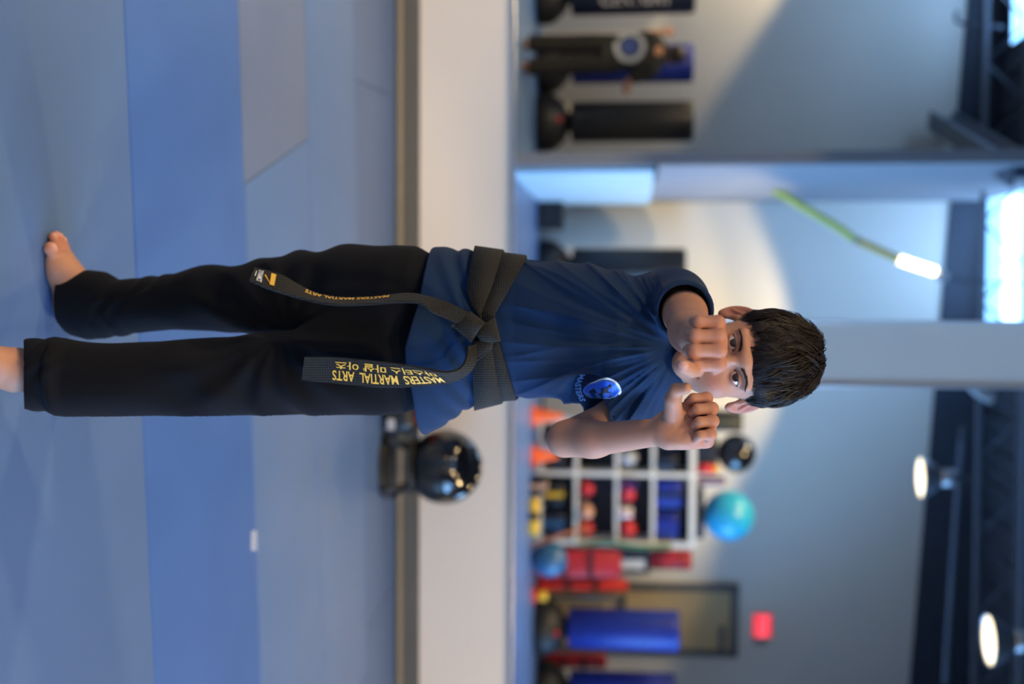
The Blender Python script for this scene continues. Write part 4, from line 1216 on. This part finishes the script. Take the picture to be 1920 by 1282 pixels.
# gear bag beside it, mostly hidden by the person
gx = PY(766, 760, 5.25)[0]
gb = empty('gear_bag', (gx, 5.22, 0), label='black gear bag with red panel on the mat beside the black ball', cat='bag')
box('bag_body', (0, 0, .085), (.20, .26, .16), M_BLKVIN, gb, bev=.05, smooth=True)
box('red_panel', (0.0, -.02, .165), (.11, .16, .035), M_REDV, gb, bev=.014, smooth=True)
box('buckle', (.055, -.131, .05), (.05, .012, .035), M_SILV, gb, bev=.004)
tube('handle', [(-.06, -.05, .17), (-.05, -.06, .215), (.05, -.06, .215), (.06, -.05, .17)], .010, M_BLKVIN, gb, 8)

# ================================================================== THE PART OF THE ROOM THE MIRRORS SHOW
def X_(u, yv, v=1190): return float(VM(u, v, yv)[0])
def Z_(v, yv, u=641): return float(VM(u, v, yv)[2])
def RY(yv): return 2 * YM - yv

# partition wall end with the pale pad
xp = X_(310, 10.3); tp = 25 * 10.3 / FPX
tagS(box('wall_partition', (xp - tp / 2, (RY(10.3) + yb(xp)) / 2, ZC / 2), (tp, RY(10.3) - yb(xp), ZC), mat('grey_partition_paint', srgb(138, 142, 150), .85, spec=.2, nscale=180, nbump=.08, var=.02, vscale=1.5)))
pdz = Z_(1222, 11.5)
pad = empty('wall_pad', (xp, (RY(10.3) + yb(xp)) / 2, 0), label='pale blue wall padding along the partition wall', cat='wall pad')
LP = RY(10.3) - yb(xp) - .25
for i in range(4):
    box('pad_panel', (.024, LP / 2 - LP * (i + .5) / 4 + .02, pdz / 2), (.045, LP / 4 - .006, pdz), M_PADB, pad, bev=.012, smooth=True)
box('pad_cap', (.03, LP / 2 - .3, pdz + .012), (.06, .9, .022), M_BLKPLA, pad, bev=.004)
p0 = VM(225, 1765, 14.0); p1 = VM(330, 1930, 10.6)
bmx = empty('roof_beam', tuple(p0), label='grey painted beam running from the partition to the back wall', cat='beam')
dv = p1 - p0; Lb = float(np.linalg.norm(dv)); rotb = Vector((1, 0, 0)).rotation_difference(Vector(dv)).to_matrix()
box('beam_web', tuple(dv / 2), (Lb, .05, .26), M_STEEL, bmx, rot=rotb)
for zz in (-.13, .13):
    o = rotb @ Vector((0, 0, zz)); box('beam_flange', tuple(dv / 2 + np.array(o)), (Lb, .20, .03), M_STEEL, bmx, rot=rotb)

# joists
for j, yv in enumerate((13.0, 11.5, 10.0, 8.5, 7.0)):
    y = RY(yv); zb_, zt_ = 4.80, 5.22
    where = ('closest to the back wall', 'second from the back wall', 'third from the back wall', 'second from the mirror wall', 'closest to the mirror wall')[j]
    t = empty('roof_joist', (0, y, zb_), label='open web steel roof joist ' + where, cat='joist', group='roof joists')
    for zz in (0, zt_ - zb_):
        box('joist_chord', (0, 0, zz), (2 * XW - .1, .07, .05), M_STEEL, t, bev=.006)
    n = 14
    for i in range(n):
        xa_ = -XW + .1 + (2 * XW - .2) * i / n; xb_ = -XW + .1 + (2 * XW - .2) * (i + 1) / n; xm = (xa_ + xb_) / 2
        tube('joist_web', [(xa_, 0, 0), (xm, 0, zt_ - zb_), (xb_, 0, 0)], .014, M_STEEL, t, 6)
# conduits and a hanging cable under the roof
pc = [VM(*q) for q in ((20, 1795, 13.2), (40, 1795, 13.2), (48, 1830, 13.1), (52, 1880, 13.0))]
tag(tube('roof_cable', catmull(pc, 16), .022, M_STEEL), 'grey cable looping down from the roof above the coach', 'cable')
pc = [VM(*q) for q in ((715, 1815, 12.4), (730, 1828, 12.4), (742, 1845, 12.4), (748, 1862, 12.4))]
tag(tube('roof_duct_elbow', catmull(pc, 14), .05, M_SILV), 'pale curved duct elbow under the roof beside the wall strip', 'duct')
pc = [VM(800, 1805, 12.6), VM(1000, 1790, 12.6), VM(1282, 1772, 12.6)]
tag(tube('sprinkler_pipe', catmull(pc, 12), .03, M_STEEL), 'thin grey pipe running along under the roof joists', 'pipe')

# pole with coloured segments hanging by the partition
cv_ = catmull([VM(*q, 12.7) for q in ((356, 1450), (372, 1480), (402, 1530), (425, 1570), (445, 1598), (452, 1610), (470, 1650), (488, 1690), (500, 1725), (511, 1760))], 61)
M_YG = mat('yellow_green_tube', srgb(206, 214, 84), 0.45, var=0.05, vscale=9)
M_AMB = mat('amber_tube', srgb(222, 186, 70), 0.45, var=0.05, vscale=9)
M_TUBEL = mat('lit_tube', srgb(255, 244, 214), 0.4, emit=(1.0, 0.86, 0.55, 1), estr=7.0)
ht = empty('hanging_light_tube', tuple(cv_[-1]), label='curved yellow tube light hanging from a cord, its top end glowing', cat='light')
def seg(name, a, b, m, r=.040):
    tube(name, [tuple(p - cv_[-1]) for p in cv_[a:b]], r, m, ht, 10)
seg('tube_segment', 0, 31, M_YG); seg('tube_joint', 30, 34, M_GREYM, .034); seg('tube_segment', 33, 47, M_AMB); seg('glowing_segment', 46, 60, M_TUBEL, .044)
pe = VM(524, 1772, 12.7) - cv_[-1]; pf = VM(534, 1885, 12.7); pf[2] = ZC - .01
lathe('end_cap', [(0, -.05), (.05, -.045), (.06, .03), (.03, .06), (0, .06)], M_SILV, ht, 16, tuple(pe * .5))
tube('cord', [tuple(pe * .6), tuple(VM(530, 1830, 12.7) - cv_[-1]), tuple(pf - cv_[-1])], .012, M_CORD, ht, 6)

# free-standing bags
def bag(u, yv, m, label, top=1.75, r=.225, lettering=None, base_r=.33, rz=0.0):
    t = empty('punching_bag', (X_(u, yv), RY(yv), 0), rz, label=label, cat='punching bag', group='free-standing punching bags')
    lathe('bag_base', [(0, 0), (base_r * .94, 0), (base_r, .03), (base_r, .12), (base_r * .93, .20), (base_r * .72, .28), (base_r * .55, .33), (.12, .345), (.11, .40), (0, .40)], M_BLKPLA, t, 36)
    lathe('fill_cap', [(0, .24), (.035, .24), (.035, .285), (0, .29)], M_REDV, t, 14, (0, base_r * .78, 0))
    lathe('bag_body', [(0, .39), (r * .93, .39), (r, .41), (r, top - .03), (r * .95, top), (0, top + .004)], m, t, 36)
    for z in (.47, top - .12):
        tube('seam', [((r + .002) * math.cos(a), (r + .002) * math.sin(a), z) for a in np.linspace(0, 2 * math.pi, 37)], .006, m, t, 5)
    if lettering:
        tv, tf = text_mesh(lettering, 1.0, .01)
        w_ = np.ptp(tv[:, 0]); tv[:, 0] = (tv[:, 0] - tv[:, 0].min()) / w_; tv[:, 1] = tv[:, 1] / np.ptp(tv[:, 1])
        W_ = []
        for a, b, _ in tv:
            zz = .72 + .78 * a; ang = math.pi / 2 - .55 + b * .14 / r
            W_.append(((r + .004) * math.cos(ang), (r + .004) * math.sin(ang), zz))
        from_data('bag_lettering', W_, tf, M_WHITE, t)
    return t
bag(228, 13.35, M_BLKVIN, 'black punching bag standing between the blue bag and the partition wall')
bag(120, 13.5, M_BLUEV, 'royal blue punching bag standing behind the coach', r=.215)
bag(-14, 13.2, M_NAVYV, 'navy punching bag with white lettering at the top edge of the photo', lettering='CENTURY', r=.24)
bag(500, 13.75, M_BLKVIN, 'black punching bag half hidden behind the arm beside the belt', top=1.70, r=.215, base_r=.31)
bag(1180, 13.4, M_BLUEV, 'royal blue punching bag standing in front of the tan door', top=1.65)
bag(1296, 13.7, M_BLUEV, 'royal blue punching bag cut off by the lower photo edge', top=1.62)
t = empty('step_box', (X_(405, 13.6), RY(13.6), 0), label='low black step box against the wall beside the partition', cat='box')
box('box_body', (0, 0, .13), (.30, .36, .26), M_BLKVIN, t, bev=.012); box('box_lid', (0, 0, .272), (.32, .38, .024), M_BLKPLA, t, bev=.006)

# door, exit sign
xd0, xd1 = X_(1098, 14.6), X_(1238, 14.6); zd = Z_(1385, 14.75, 1170)
slope = math.atan(0.12) * -1   # wall leans back along -y with x in the real room
xc = (xd0 + xd1) / 2; dr = tagS(empty('door_1', (xc, yb(xc) + .012, 0), slope))
wdo = xd1 - xd0
box('door_leaf', (0, .012, (zd - .1) / 2), (wdo - .16, .04, zd - .1), M_TAN, dr, bev=.004)
for s in (-1, 1): box('door_jamb', (s * (wdo / 2 - .04), .025, zd / 2), (.08, .08, zd), M_GREYM, dr, bev=.006)
box('door_head', (0, .025, zd - .05), (wdo, .08, .10), M_GREYM, dr, bev=.006)
box('push_bar', (0, .065, 1.0), (wdo - .3, .05, .07), M_GREYM, dr, bev=.01)
box('door_closer', (.22, .06, zd - .2), (.30, .06, .07), M_GREYM, dr, bev=.01)
ps = VM(1182, 1433, 14.6); ps[1] = yb(ps[0]) + .03
ex = empty('exit_sign', (ps[0], ps[1], ps[2] - .12), slope, label='red lit exit sign on the wall above the door', cat='sign')
M_EXIT = mat('exit_red_glow', srgb(255, 40, 60), 0.4, emit=(1.0, 0.03, 0.06, 1), estr=0.9)
M_EXITT = mat('exit_letter_glow', srgb(255, 120, 120), 0.4, emit=(1.0, 0.12, 0.16, 1), estr=1.4)
box('sign_housing', (0, 0, .12), (.33, .05, .25), M_WHT, ex, bev=.01)
box('sign_face', (0, .028, .12), (.30, .006, .225), M_EXIT, ex)
tv, tf = text_mesh('EXIT', .14, .004)
from_data('sign_lettering', [(-p[0], .0335, p[1] + .12) for p in tv], tf, M_EXITT, ex)
for s in (-1, 1): lathe('emergency_head', [(0, 0), (.04, .005), (.045, .05), (.02, .07), (0, .07)], M_SILV, ex, 14, (.205 + .0 * s, .02, .09 + s * .05), (0, 1, 0))

# ------------------------------------------------------------------ equipment shelf
YS = 13.25; SYc = RY(13.48); SD = .44
ux = [X_(792, YS), X_(890, YS), X_(1020, YS)]
zsb = [.06, .47, .93, 1.34, 1.78]
sh = empty('equipment_shelf', ((ux[0] + ux[2]) / 2, SYc, 0), label='white equipment shelf unit full of training gear', cat='shelf')
sxc = (ux[0] + ux[2]) / 2; sw_ = ux[2] - ux[0]
for xx in ux: box('upright', (xx - sxc, 0, .92), (.05, SD, 1.84), M_WHT, sh, bev=.004)
for i, zz in enumerate(zsb):
    box('shelf_board', (0, 0, zz), (sw_, SD - .01, .045 if i < 4 else .07), M_WHT, sh, bev=.004)
box('back_panel', (0, -SD / 2 + .01, .92), (sw_, .012, 1.76), M_NAVYV, sh)
def top_of(i): return zsb[i] + (.0235 if i < 4 else .036)
def cell_x(c, f): 
    a, b = (ux[0], ux[1]) if c == 0 else (ux[1], ux[2]); return a + .03 + (b - a - .06) * f
def rbox(name, x, y, z, s, m, label, cat, strap_m=None, bev=.03, rz=0.0, group=None, rot=None):
    t = empty(name, (x, y, z), rz, label=label, cat=cat, group=group)
    box(name.split('_')[-1] + '_body', (0, 0, s[2] / 2), s, m, t, bev=min(bev, min(s) * .45), smooth=True)
    box('strap', (0, 0, s[2] / 2), (s[0] * .22, s[1] * 1.02, s[2] * 1.015), strap_m or M_BLKPLA, t, bev=.004)
    return t
def glove(x, y, z, m, label, rz=0.0, s=1.0, group='sparring gloves on the shelf'):
    t = empty('sparring_glove', (x, y, z), rz, label=label, cat='glove', group=group)
    Fg = Field((-.12, -.13, -.01), (.12, .15, .20), .008)
    Fg.ell((0, .04, .085), (.075, .09, .078)); Fg.ell((-.06, .02, .08), (.032, .06, .035), .02); Fg.cone((0, -.02, .075), (0, -.09, .07), .055, .05, .03)
    Fg.f = np.maximum(Fg.f, -(Fg.ax[2][None, None, :] - .002))
    V, Q = Fg.mesh(); np_mesh('mitt', V * s, Q, m, t)
    lathe('cuff', [(.048 * s, 0), (.056 * s, .005), (.056 * s, .05 * s), (.048 * s, .055 * s), (.048 * s, 0)], M_WHITE, t, 20, (0, -.125 * s, .072 * s), (0, 1, 0))
    return t
yf = SYc + .06
rbox('blue_pad', cell_x(1, .26), yf, top_of(3), (.30, .30, .30), M_BLUEV, 'thick blue pad on the upper shelf nearest the middle upright', 'pad', M_NAVYV)
rbox('blue_pad', cell_x(1, .74), yf, top_of(3), (.30, .30, .27), mat('deep_blue_vinyl', srgb(14, 30, 112), .45, var=.08), 'darker blue pad on the upper shelf by the outer upright', 'pad', M_BLUEV)
rbox('storage_bin', cell_x(0, .3), yf, top_of(3), (.20, .32, .28), M_BLKPLA, 'black bin on the upper shelf', 'bin')
rbox('storage_bin', cell_x(0, .78), yf, top_of(3), (.18, .32, .24), M_NAVYV, 'navy bin on the upper shelf beside the middle upright', 'bin')
ball('medicine_ball', cell_x(0, .72), yf + .05, top_of(2) + .105, .105, M_SILV, 'silver grey medicine ball on the third shelf')
rbox('storage_bin', cell_x(0, .25), yf, top_of(2), (.22, .30, .26), M_NAVYV, 'navy bin beside the silver medicine ball', 'bin')
glove(cell_x(1, .30), yf + .05, top_of(2), M_REDV, 'red glove on the third shelf beside the middle upright', .2, 1.15)
glove(cell_x(1, .80), yf + .03, top_of(2), M_REDV, 'red glove on the third shelf by the outer upright', -.3, 1.25)
rbox('white_pad', cell_x(1, .56), yf + .08, top_of(2), (.12, .20, .16), M_WHT, 'white pad between the two red gloves on the third shelf', 'pad', M_REDV)
tag(tube('resistance_band', [(cell_x(1, .12) + .05 * math.cos(a), yf + .19, top_of(2) + .10 + .09 * math.sin(a)) for a in np.linspace(0, 2 * math.pi, 25)], .010, M_PURP), 'purple resistance band loop on the third shelf', 'band')
rbox('head_guard', cell_x(0, .4), yf, top_of(1), (.30, .28, .26), M_BLKVIN, 'black padded guard on the second shelf', 'guard', M_SILV, bev=.09)
glove(cell_x(1, .22), yf + .05, top_of(1), M_REDV, 'red glove on the second shelf', .1, 1.1)
glove(cell_x(1, .55), yf + .08, top_of(1), mat('peach_vinyl', srgb(206, 150, 118), .5, var=.08), 'peach coloured glove on the second shelf', -.2, 1.1)
glove(cell_x(1, .85), yf + .03, top_of(1), mat('orange_red_vinyl', srgb(214, 62, 30), .45, var=.08), 'orange red glove on the second shelf', .3, 1.1)
rbox('storage_bin', cell_x(0, .5), yf, top_of(0), (.42, .34, .26), M_BLKPLA, 'wide black bin on the bottom shelf', 'bin', M_SILV)
rbox('gear_bag', cell_x(1, .3), yf, top_of(0), (.26, .32, .24), M_BLKVIN, 'black bag with a yellow strap on the bottom shelf', 'bag', M_YEL)
rbox('gear_bag', cell_x(1, .75), yf, top_of(0), (.26, .30, .26), M_NAVYV, 'navy bag with a blue strap on the bottom shelf', 'bag', M_STEELB)
# on top of the shelf
zt = top_of(4)
rbox('folded_mat', cell_x(1, .56), SYc, zt, (.56, .40, .10), M_NAVYV, 'folded navy mat on top of the shelf under the teal ball', 'mat', M_BLKPLA, bev=.03)
ball('exercise_ball', X_(962, 13.48), SYc, zt + .10 + .285, .285, M_TEAL, 'large teal exercise ball on top of the shelf')
rbox('storage_crate', X_(840, 13.48), SYc, zt, (.30, .36, .24), M_BLKPLA, 'black crate on top of the shelf under the dark ball', 'crate', M_NAVYV, bev=.015)
ball('exercise_ball', X_(846, 13.48), SYc, zt + .24 + .222, .222, M_BLKGLOSS, 'dark grey exercise ball on a crate above the shelf')
rbox('storage_crate', X_(786, 13.48), SYc - .02, zt, (.22, .36, .52), M_BLKVIN, 'tall dark crate on top of the shelf behind the ear', 'crate', mat('olive_panel', srgb(74, 74, 52), .6, var=.08), bev=.015)
t = empty('foam_roller', (X_(878, 13.25), SYc + .16, zt), label='red and yellow foam roller on top of the shelf beside the crate', cat='roller')
lathe('roller_body', [(0, 0), (.055, .002), (.055, .20), (0, .202)], M_REDV, t, 20); lathe('roller_end', [(0, .202), (.05, .203), (.05, .26), (0, .262)], M_YEL, t, 20)
rbox('blue_pad', X_(900, 13.3), SYc + .1, zt, (.10, .10, .34), M_BLUEV, 'narrow blue pad standing between the dark ball and the teal ball', 'pad', M_YEL)
# leaning beside the shelf
XR = X_(1052, 13.6); yw_ = yb(XR)
t = empty('narrow_locker', (XR + .02, RY(13.75), 0), label='narrow dark locker with a pale panel beside the shelf', cat='locker')
box('locker_body', (0, 0, .66), (.24, .34, 1.32), M_NAVYV, t, bev=.01); box('locker_panel', (.01, .173, 1.12), (.11, .012, .28), M_WHT, t, bev=.003); box('locker_handle', (-.08, .18, .9), (.02, .02, .1), M_SILV, t, bev=.003)
t = empty('rolled_mat', (XR + .0, RY(13.75), 1.32), label='red rolled mat standing on the narrow locker', cat='mat')
lathe('roll', [(0, 0), (.105, .005), (.115, .03), (.115, .46), (.1, .48), (0, .48)], M_REDV, t, 24)
for zz in (.10, .36): tube('strap', [(.118 * math.cos(a), .118 * math.sin(a), zz) for a in np.linspace(0, 2 * math.pi, 25)], .010, M_BLKPLA, t, 6)
def shield(u, yv, h, m, label, tilt=.12, w_=.36, rz=0.0):
    t = empty('kick_shield', (X_(u, yv), RY(yv), 0), rz, label=label, cat='kick shield', group='kick shields by the shelf')
    R = Matrix.Rotation(tilt, 3, 'X')
    box('shield_pad', tuple(R @ Vector((0, 0, h / 2 + .012))), (w_, .15, h), m, t, bev=.05, smooth=True, rot=R)
    for zz in (.35, .65):
        c_ = R @ Vector((0, .085, h * zz)); box('strap', tuple(c_), (w_ * .9, .016, .05), M_BLKPLA, t, bev=.004, rot=R)
    return t
shield(1060, 13.30, .98, M_REDV, 'red kick shield leaning beside the shelf behind the steel blue ball', w_=.34)
shield(1100, 13.5, 1.06, mat('bright_red_vinyl', srgb(222, 44, 34), .45, var=.1), 'bright red kick shield next to the door frame', w_=.15, rz=.1)
shield(1243, 14.35, .80, M_REDV, 'short red kick shield between the two blue bags', w_=.17, tilt=.04)
ball('exercise_ball', X_(1052, 12.85), RY(12.85), .20, .20, M_STEELB, 'steel blue ball on the floor beside the shelf')
# small things on the floor in front of the shelf
def cone_(u, yv, h, label):
    t = empty('training_cone', (X_(u, yv), RY(yv), 0), label=label, cat='cone', group='orange training cones')
    box('cone_base', (0, 0, .012), (.24, .24, .022), M_ORG, t, bev=.008); lathe('cone_body', [(.10, .02), (.022, h), (.016, h + .005), (0, h + .005)], M_ORG, t, 20)
cone_(782, 12.9, .34, 'orange training cone on the floor beside the elbow, nearer the waist')
cone_(858, 12.95, .28, 'orange training cone on the floor at the foot of the shelf')
rbox('kick_paddle', X_(972, 12.6), RY(12.6), 0, (.40, .20, .10), M_YEL, 'yellow foam paddle lying in front of the shelf', 'paddle', M_BLKPLA, rz=.15)
rbox('gear_bag', X_(912, 12.85), RY(12.85), 0, (.20, .30, .17), M_BLKVIN, 'small black bag on the floor in front of the shelf', 'bag', mat('peach_panel', srgb(206, 160, 130), .6, var=.06))
tag(tube('jump_rope', catmull([(ux[2] + .02, SYc + SD / 2 + .02, 1.55), (ux[2] + .03, SYc + SD / 2 + .03, 1.2), (ux[2] - .02, SYc + SD / 2 + .05, .8), (ux[2] + .04, SYc + SD / 2 + .03, .5)], 20), .022, M_GRN), 'green rope hanging from the outer shelf upright', 'rope')
t = empty('wooden_staff', (X_(1010, 12.9), RY(12.9), 0), label='orange brown wooden staff leaning against the shelf', cat='staff')
M_WOOD = mat('brown_staff_wood', srgb(164, 92, 50), .5, var=.12, vscale=14)
tube('staff_rod', [(.05, .25, .015), (-.10, -.12, .62)], .018, M_WOOD, t, 8); lathe('staff_tip', [(0, 0), (.03, .002), (.03, .05), (0, .052)], M_REDV, t, 12, (-.10, -.12, .61), (-.3, -.4, 1))
t = empty('bag_stand', (X_(1122, 13.0), RY(13.0), 0), label='slim black stand with a red and yellow foot beside the door', cat='stand')
lathe('stand_foot', [(0, 0), (.10, 0), (.10, .03), (.03, .06), (0, .06)], M_REDV, t, 20); lathe('stand_collar', [(.03, .05), (.055, .06), (.055, .16), (.03, .17)], M_YEL, t, 20); tube('stand_pole', [(0, 0, .05), (0, 0, 1.05)], .022, M_BLKPLA, t, 10)

# ------------------------------------------------------------------ coach seen in the mirror (back turned to it)
yc = 11.6; cx0 = X_(100, yc); cy0 = RY(yc)
co = empty('person', (cx0, cy0, 0), label='person in black clothes with a round emblem on the back, one arm raised', cat='person')
def q(u, v, dy=0.0): 
    p = VM(u, v, yc); return np.array([p[0] - cx0, dy, p[2]])
Fk = Field((-.5, -.45, 0), (.5, .45, 1.72), .009)
hd = q(103, 1262)
Fk.ell(hd + [0, 0, .01], (.076, .094, .112)); Fk.cone(hd - [0, 0, .06], hd - [0, -.01, .17], .052, .055, .02)
for s in (-1, 1): Fk.ell(hd + [s * .078, 0, -.005], (.014, .02, .03), .006)
Fk.ell(hd + [0, -.095, -.015], (.014, .02, .02), .012)
sr = q(132, 1222); sl_2 = q(74, 1222)
Fk.cone(sr, q(152, 1178, -.04), .046, .040, .02); Fk.cone(q(152, 1178, -.04), q(160, 1172, -.22), .038, .028, .02)
Fk.cone(sl_2, q(60, 1200, -.12), .046, .040, .02); Fk.cone(q(60, 1200, -.12), q(50, 1240, -.24), .038, .028, .02)
for hnd, d_ in ((q(160, 1174, -.26), (0, -1, .15)), (q(48, 1250, -.27), (-.1, -.4, .9))):
    d_ = unit(d_); Fk.ell(hnd, (.036, .036, .040), .01)
    sd_ = unit(np.cross(d_, [0, 1, .3]))
    for i in range(4): Fk.cone(hnd + sd_ * (i - 1.5) * .02, hnd + d_ * .08 + sd_ * (i - 1.5) * .022, .010, .009, .004)
    Fk.cone(hnd, hnd + sd_ * .05 + d_ * .03, .012, .010, .006)
for s in (-1, 1):
    Fk.cone((s * .09, 0, .9), (s * .10, -.01, .45), .07, .05, .02); Fk.cone((s * .10, -.01, .45), (s * .105, .01, .06), .05, .035, .02)
    Fk.cone((s * .105, .04, .035), (s * .12, -.14, .03), .035, .03, .02)
Fk.cone((0, 0, .95), (0, 0, 1.30), .10, .11, .05)
V, Q = Fk.mesh(); np_mesh('body', V, Q, M_SKIN, co, np.tile(SK, (len(V), 1)))
Fk = Field((-.5, -.35, .70), (.5, .35, 1.50), .009)
Fk.stack([(.78, 0, 0, .185, .125), (.95, 0, 0, .175, .12), (1.15, 0, 0, .19, .125), (1.28, 0, 0, .20, .115), (1.36, 0, 0, .15, .09), (1.42, 0, 0, .08, .07)], 0, 2.3)
Fk.cone(sr, q(146, 1192, -.02), .062, .058, .04); Fk.cone(sl_2, q(66, 1210, -.06), .062, .058, .04)
X, Y, Z = Fk.sub(Fk.lo, Fk.lo + Fk.h * (Fk.n - 1))[1:]
Fk.f = Fk.f + (.004 * np.sin(30 * Z + 22 * X)).astype(np.float32)
V, Q = Fk.mesh(); cs = np_mesh('t_shirt', V, Q, mat('black_coach_shirt', srgb(24, 26, 28), .85, var=.08), co)
Fk = Field((-.3, -.3, .03), (.3, .3, 1.0), .009)
for s in (-1, 1): Fk.stack([(.06, s * .115, 0, .085, .085), (.4, s * .105, -.01, .092, .09), (.7, s * .095, 0, .10, .11), (.95, s * .075, 0, .11, .12)], .03, 2.3)
V, Q = Fk.mesh(); np_mesh('trousers', V, Q, mat('black_coach_trousers', srgb(20, 20, 22), .9, var=.08), co)
Fk = Field(tuple(hd - .14), tuple(hd + .16), .006); Fk.ell(hd + [0, .012, .022], (.083, .100, .112))
X, Y, Z = Fk.sub(Fk.lo, Fk.lo + Fk.h * (Fk.n - 1))[1:]
Fk.f = np.maximum(Fk.f, ((hd[2] - .04 + .9 * np.maximum(0, hd[1] - .01 - Y)) - Z).astype(np.float32))
V, Q = Fk.mesh(); np_mesh('hair', V, Q, M_HAIR, co)
eb = q(92, 1181)
def disc(name, r0, r1, off, m):
    V = []; Fc = []
    for i in range(33):
        a = 2 * math.pi * i / 32
        for r in (r0, r1):
            x_, z_ = eb[0] + r * math.cos(a), eb[2] + r * math.sin(a); V.append((x_, .128 - .35 * (abs(x_) ** 2) / .19 + off, z_))
    for i in range(32): Fc.append((2 * i, 2 * i + 2, 2 * i + 3, 2 * i + 1))
    from_data(name, V, Fc, m, cs)
disc('emblem_ring', .105, .155, .006, mat('grey_emblem_print', srgb(150, 156, 166), .7, var=.05)); disc('emblem_center', .0, .085, .006, mat('blue_emblem_print', srgb(46, 66, 130), .7, var=.1))
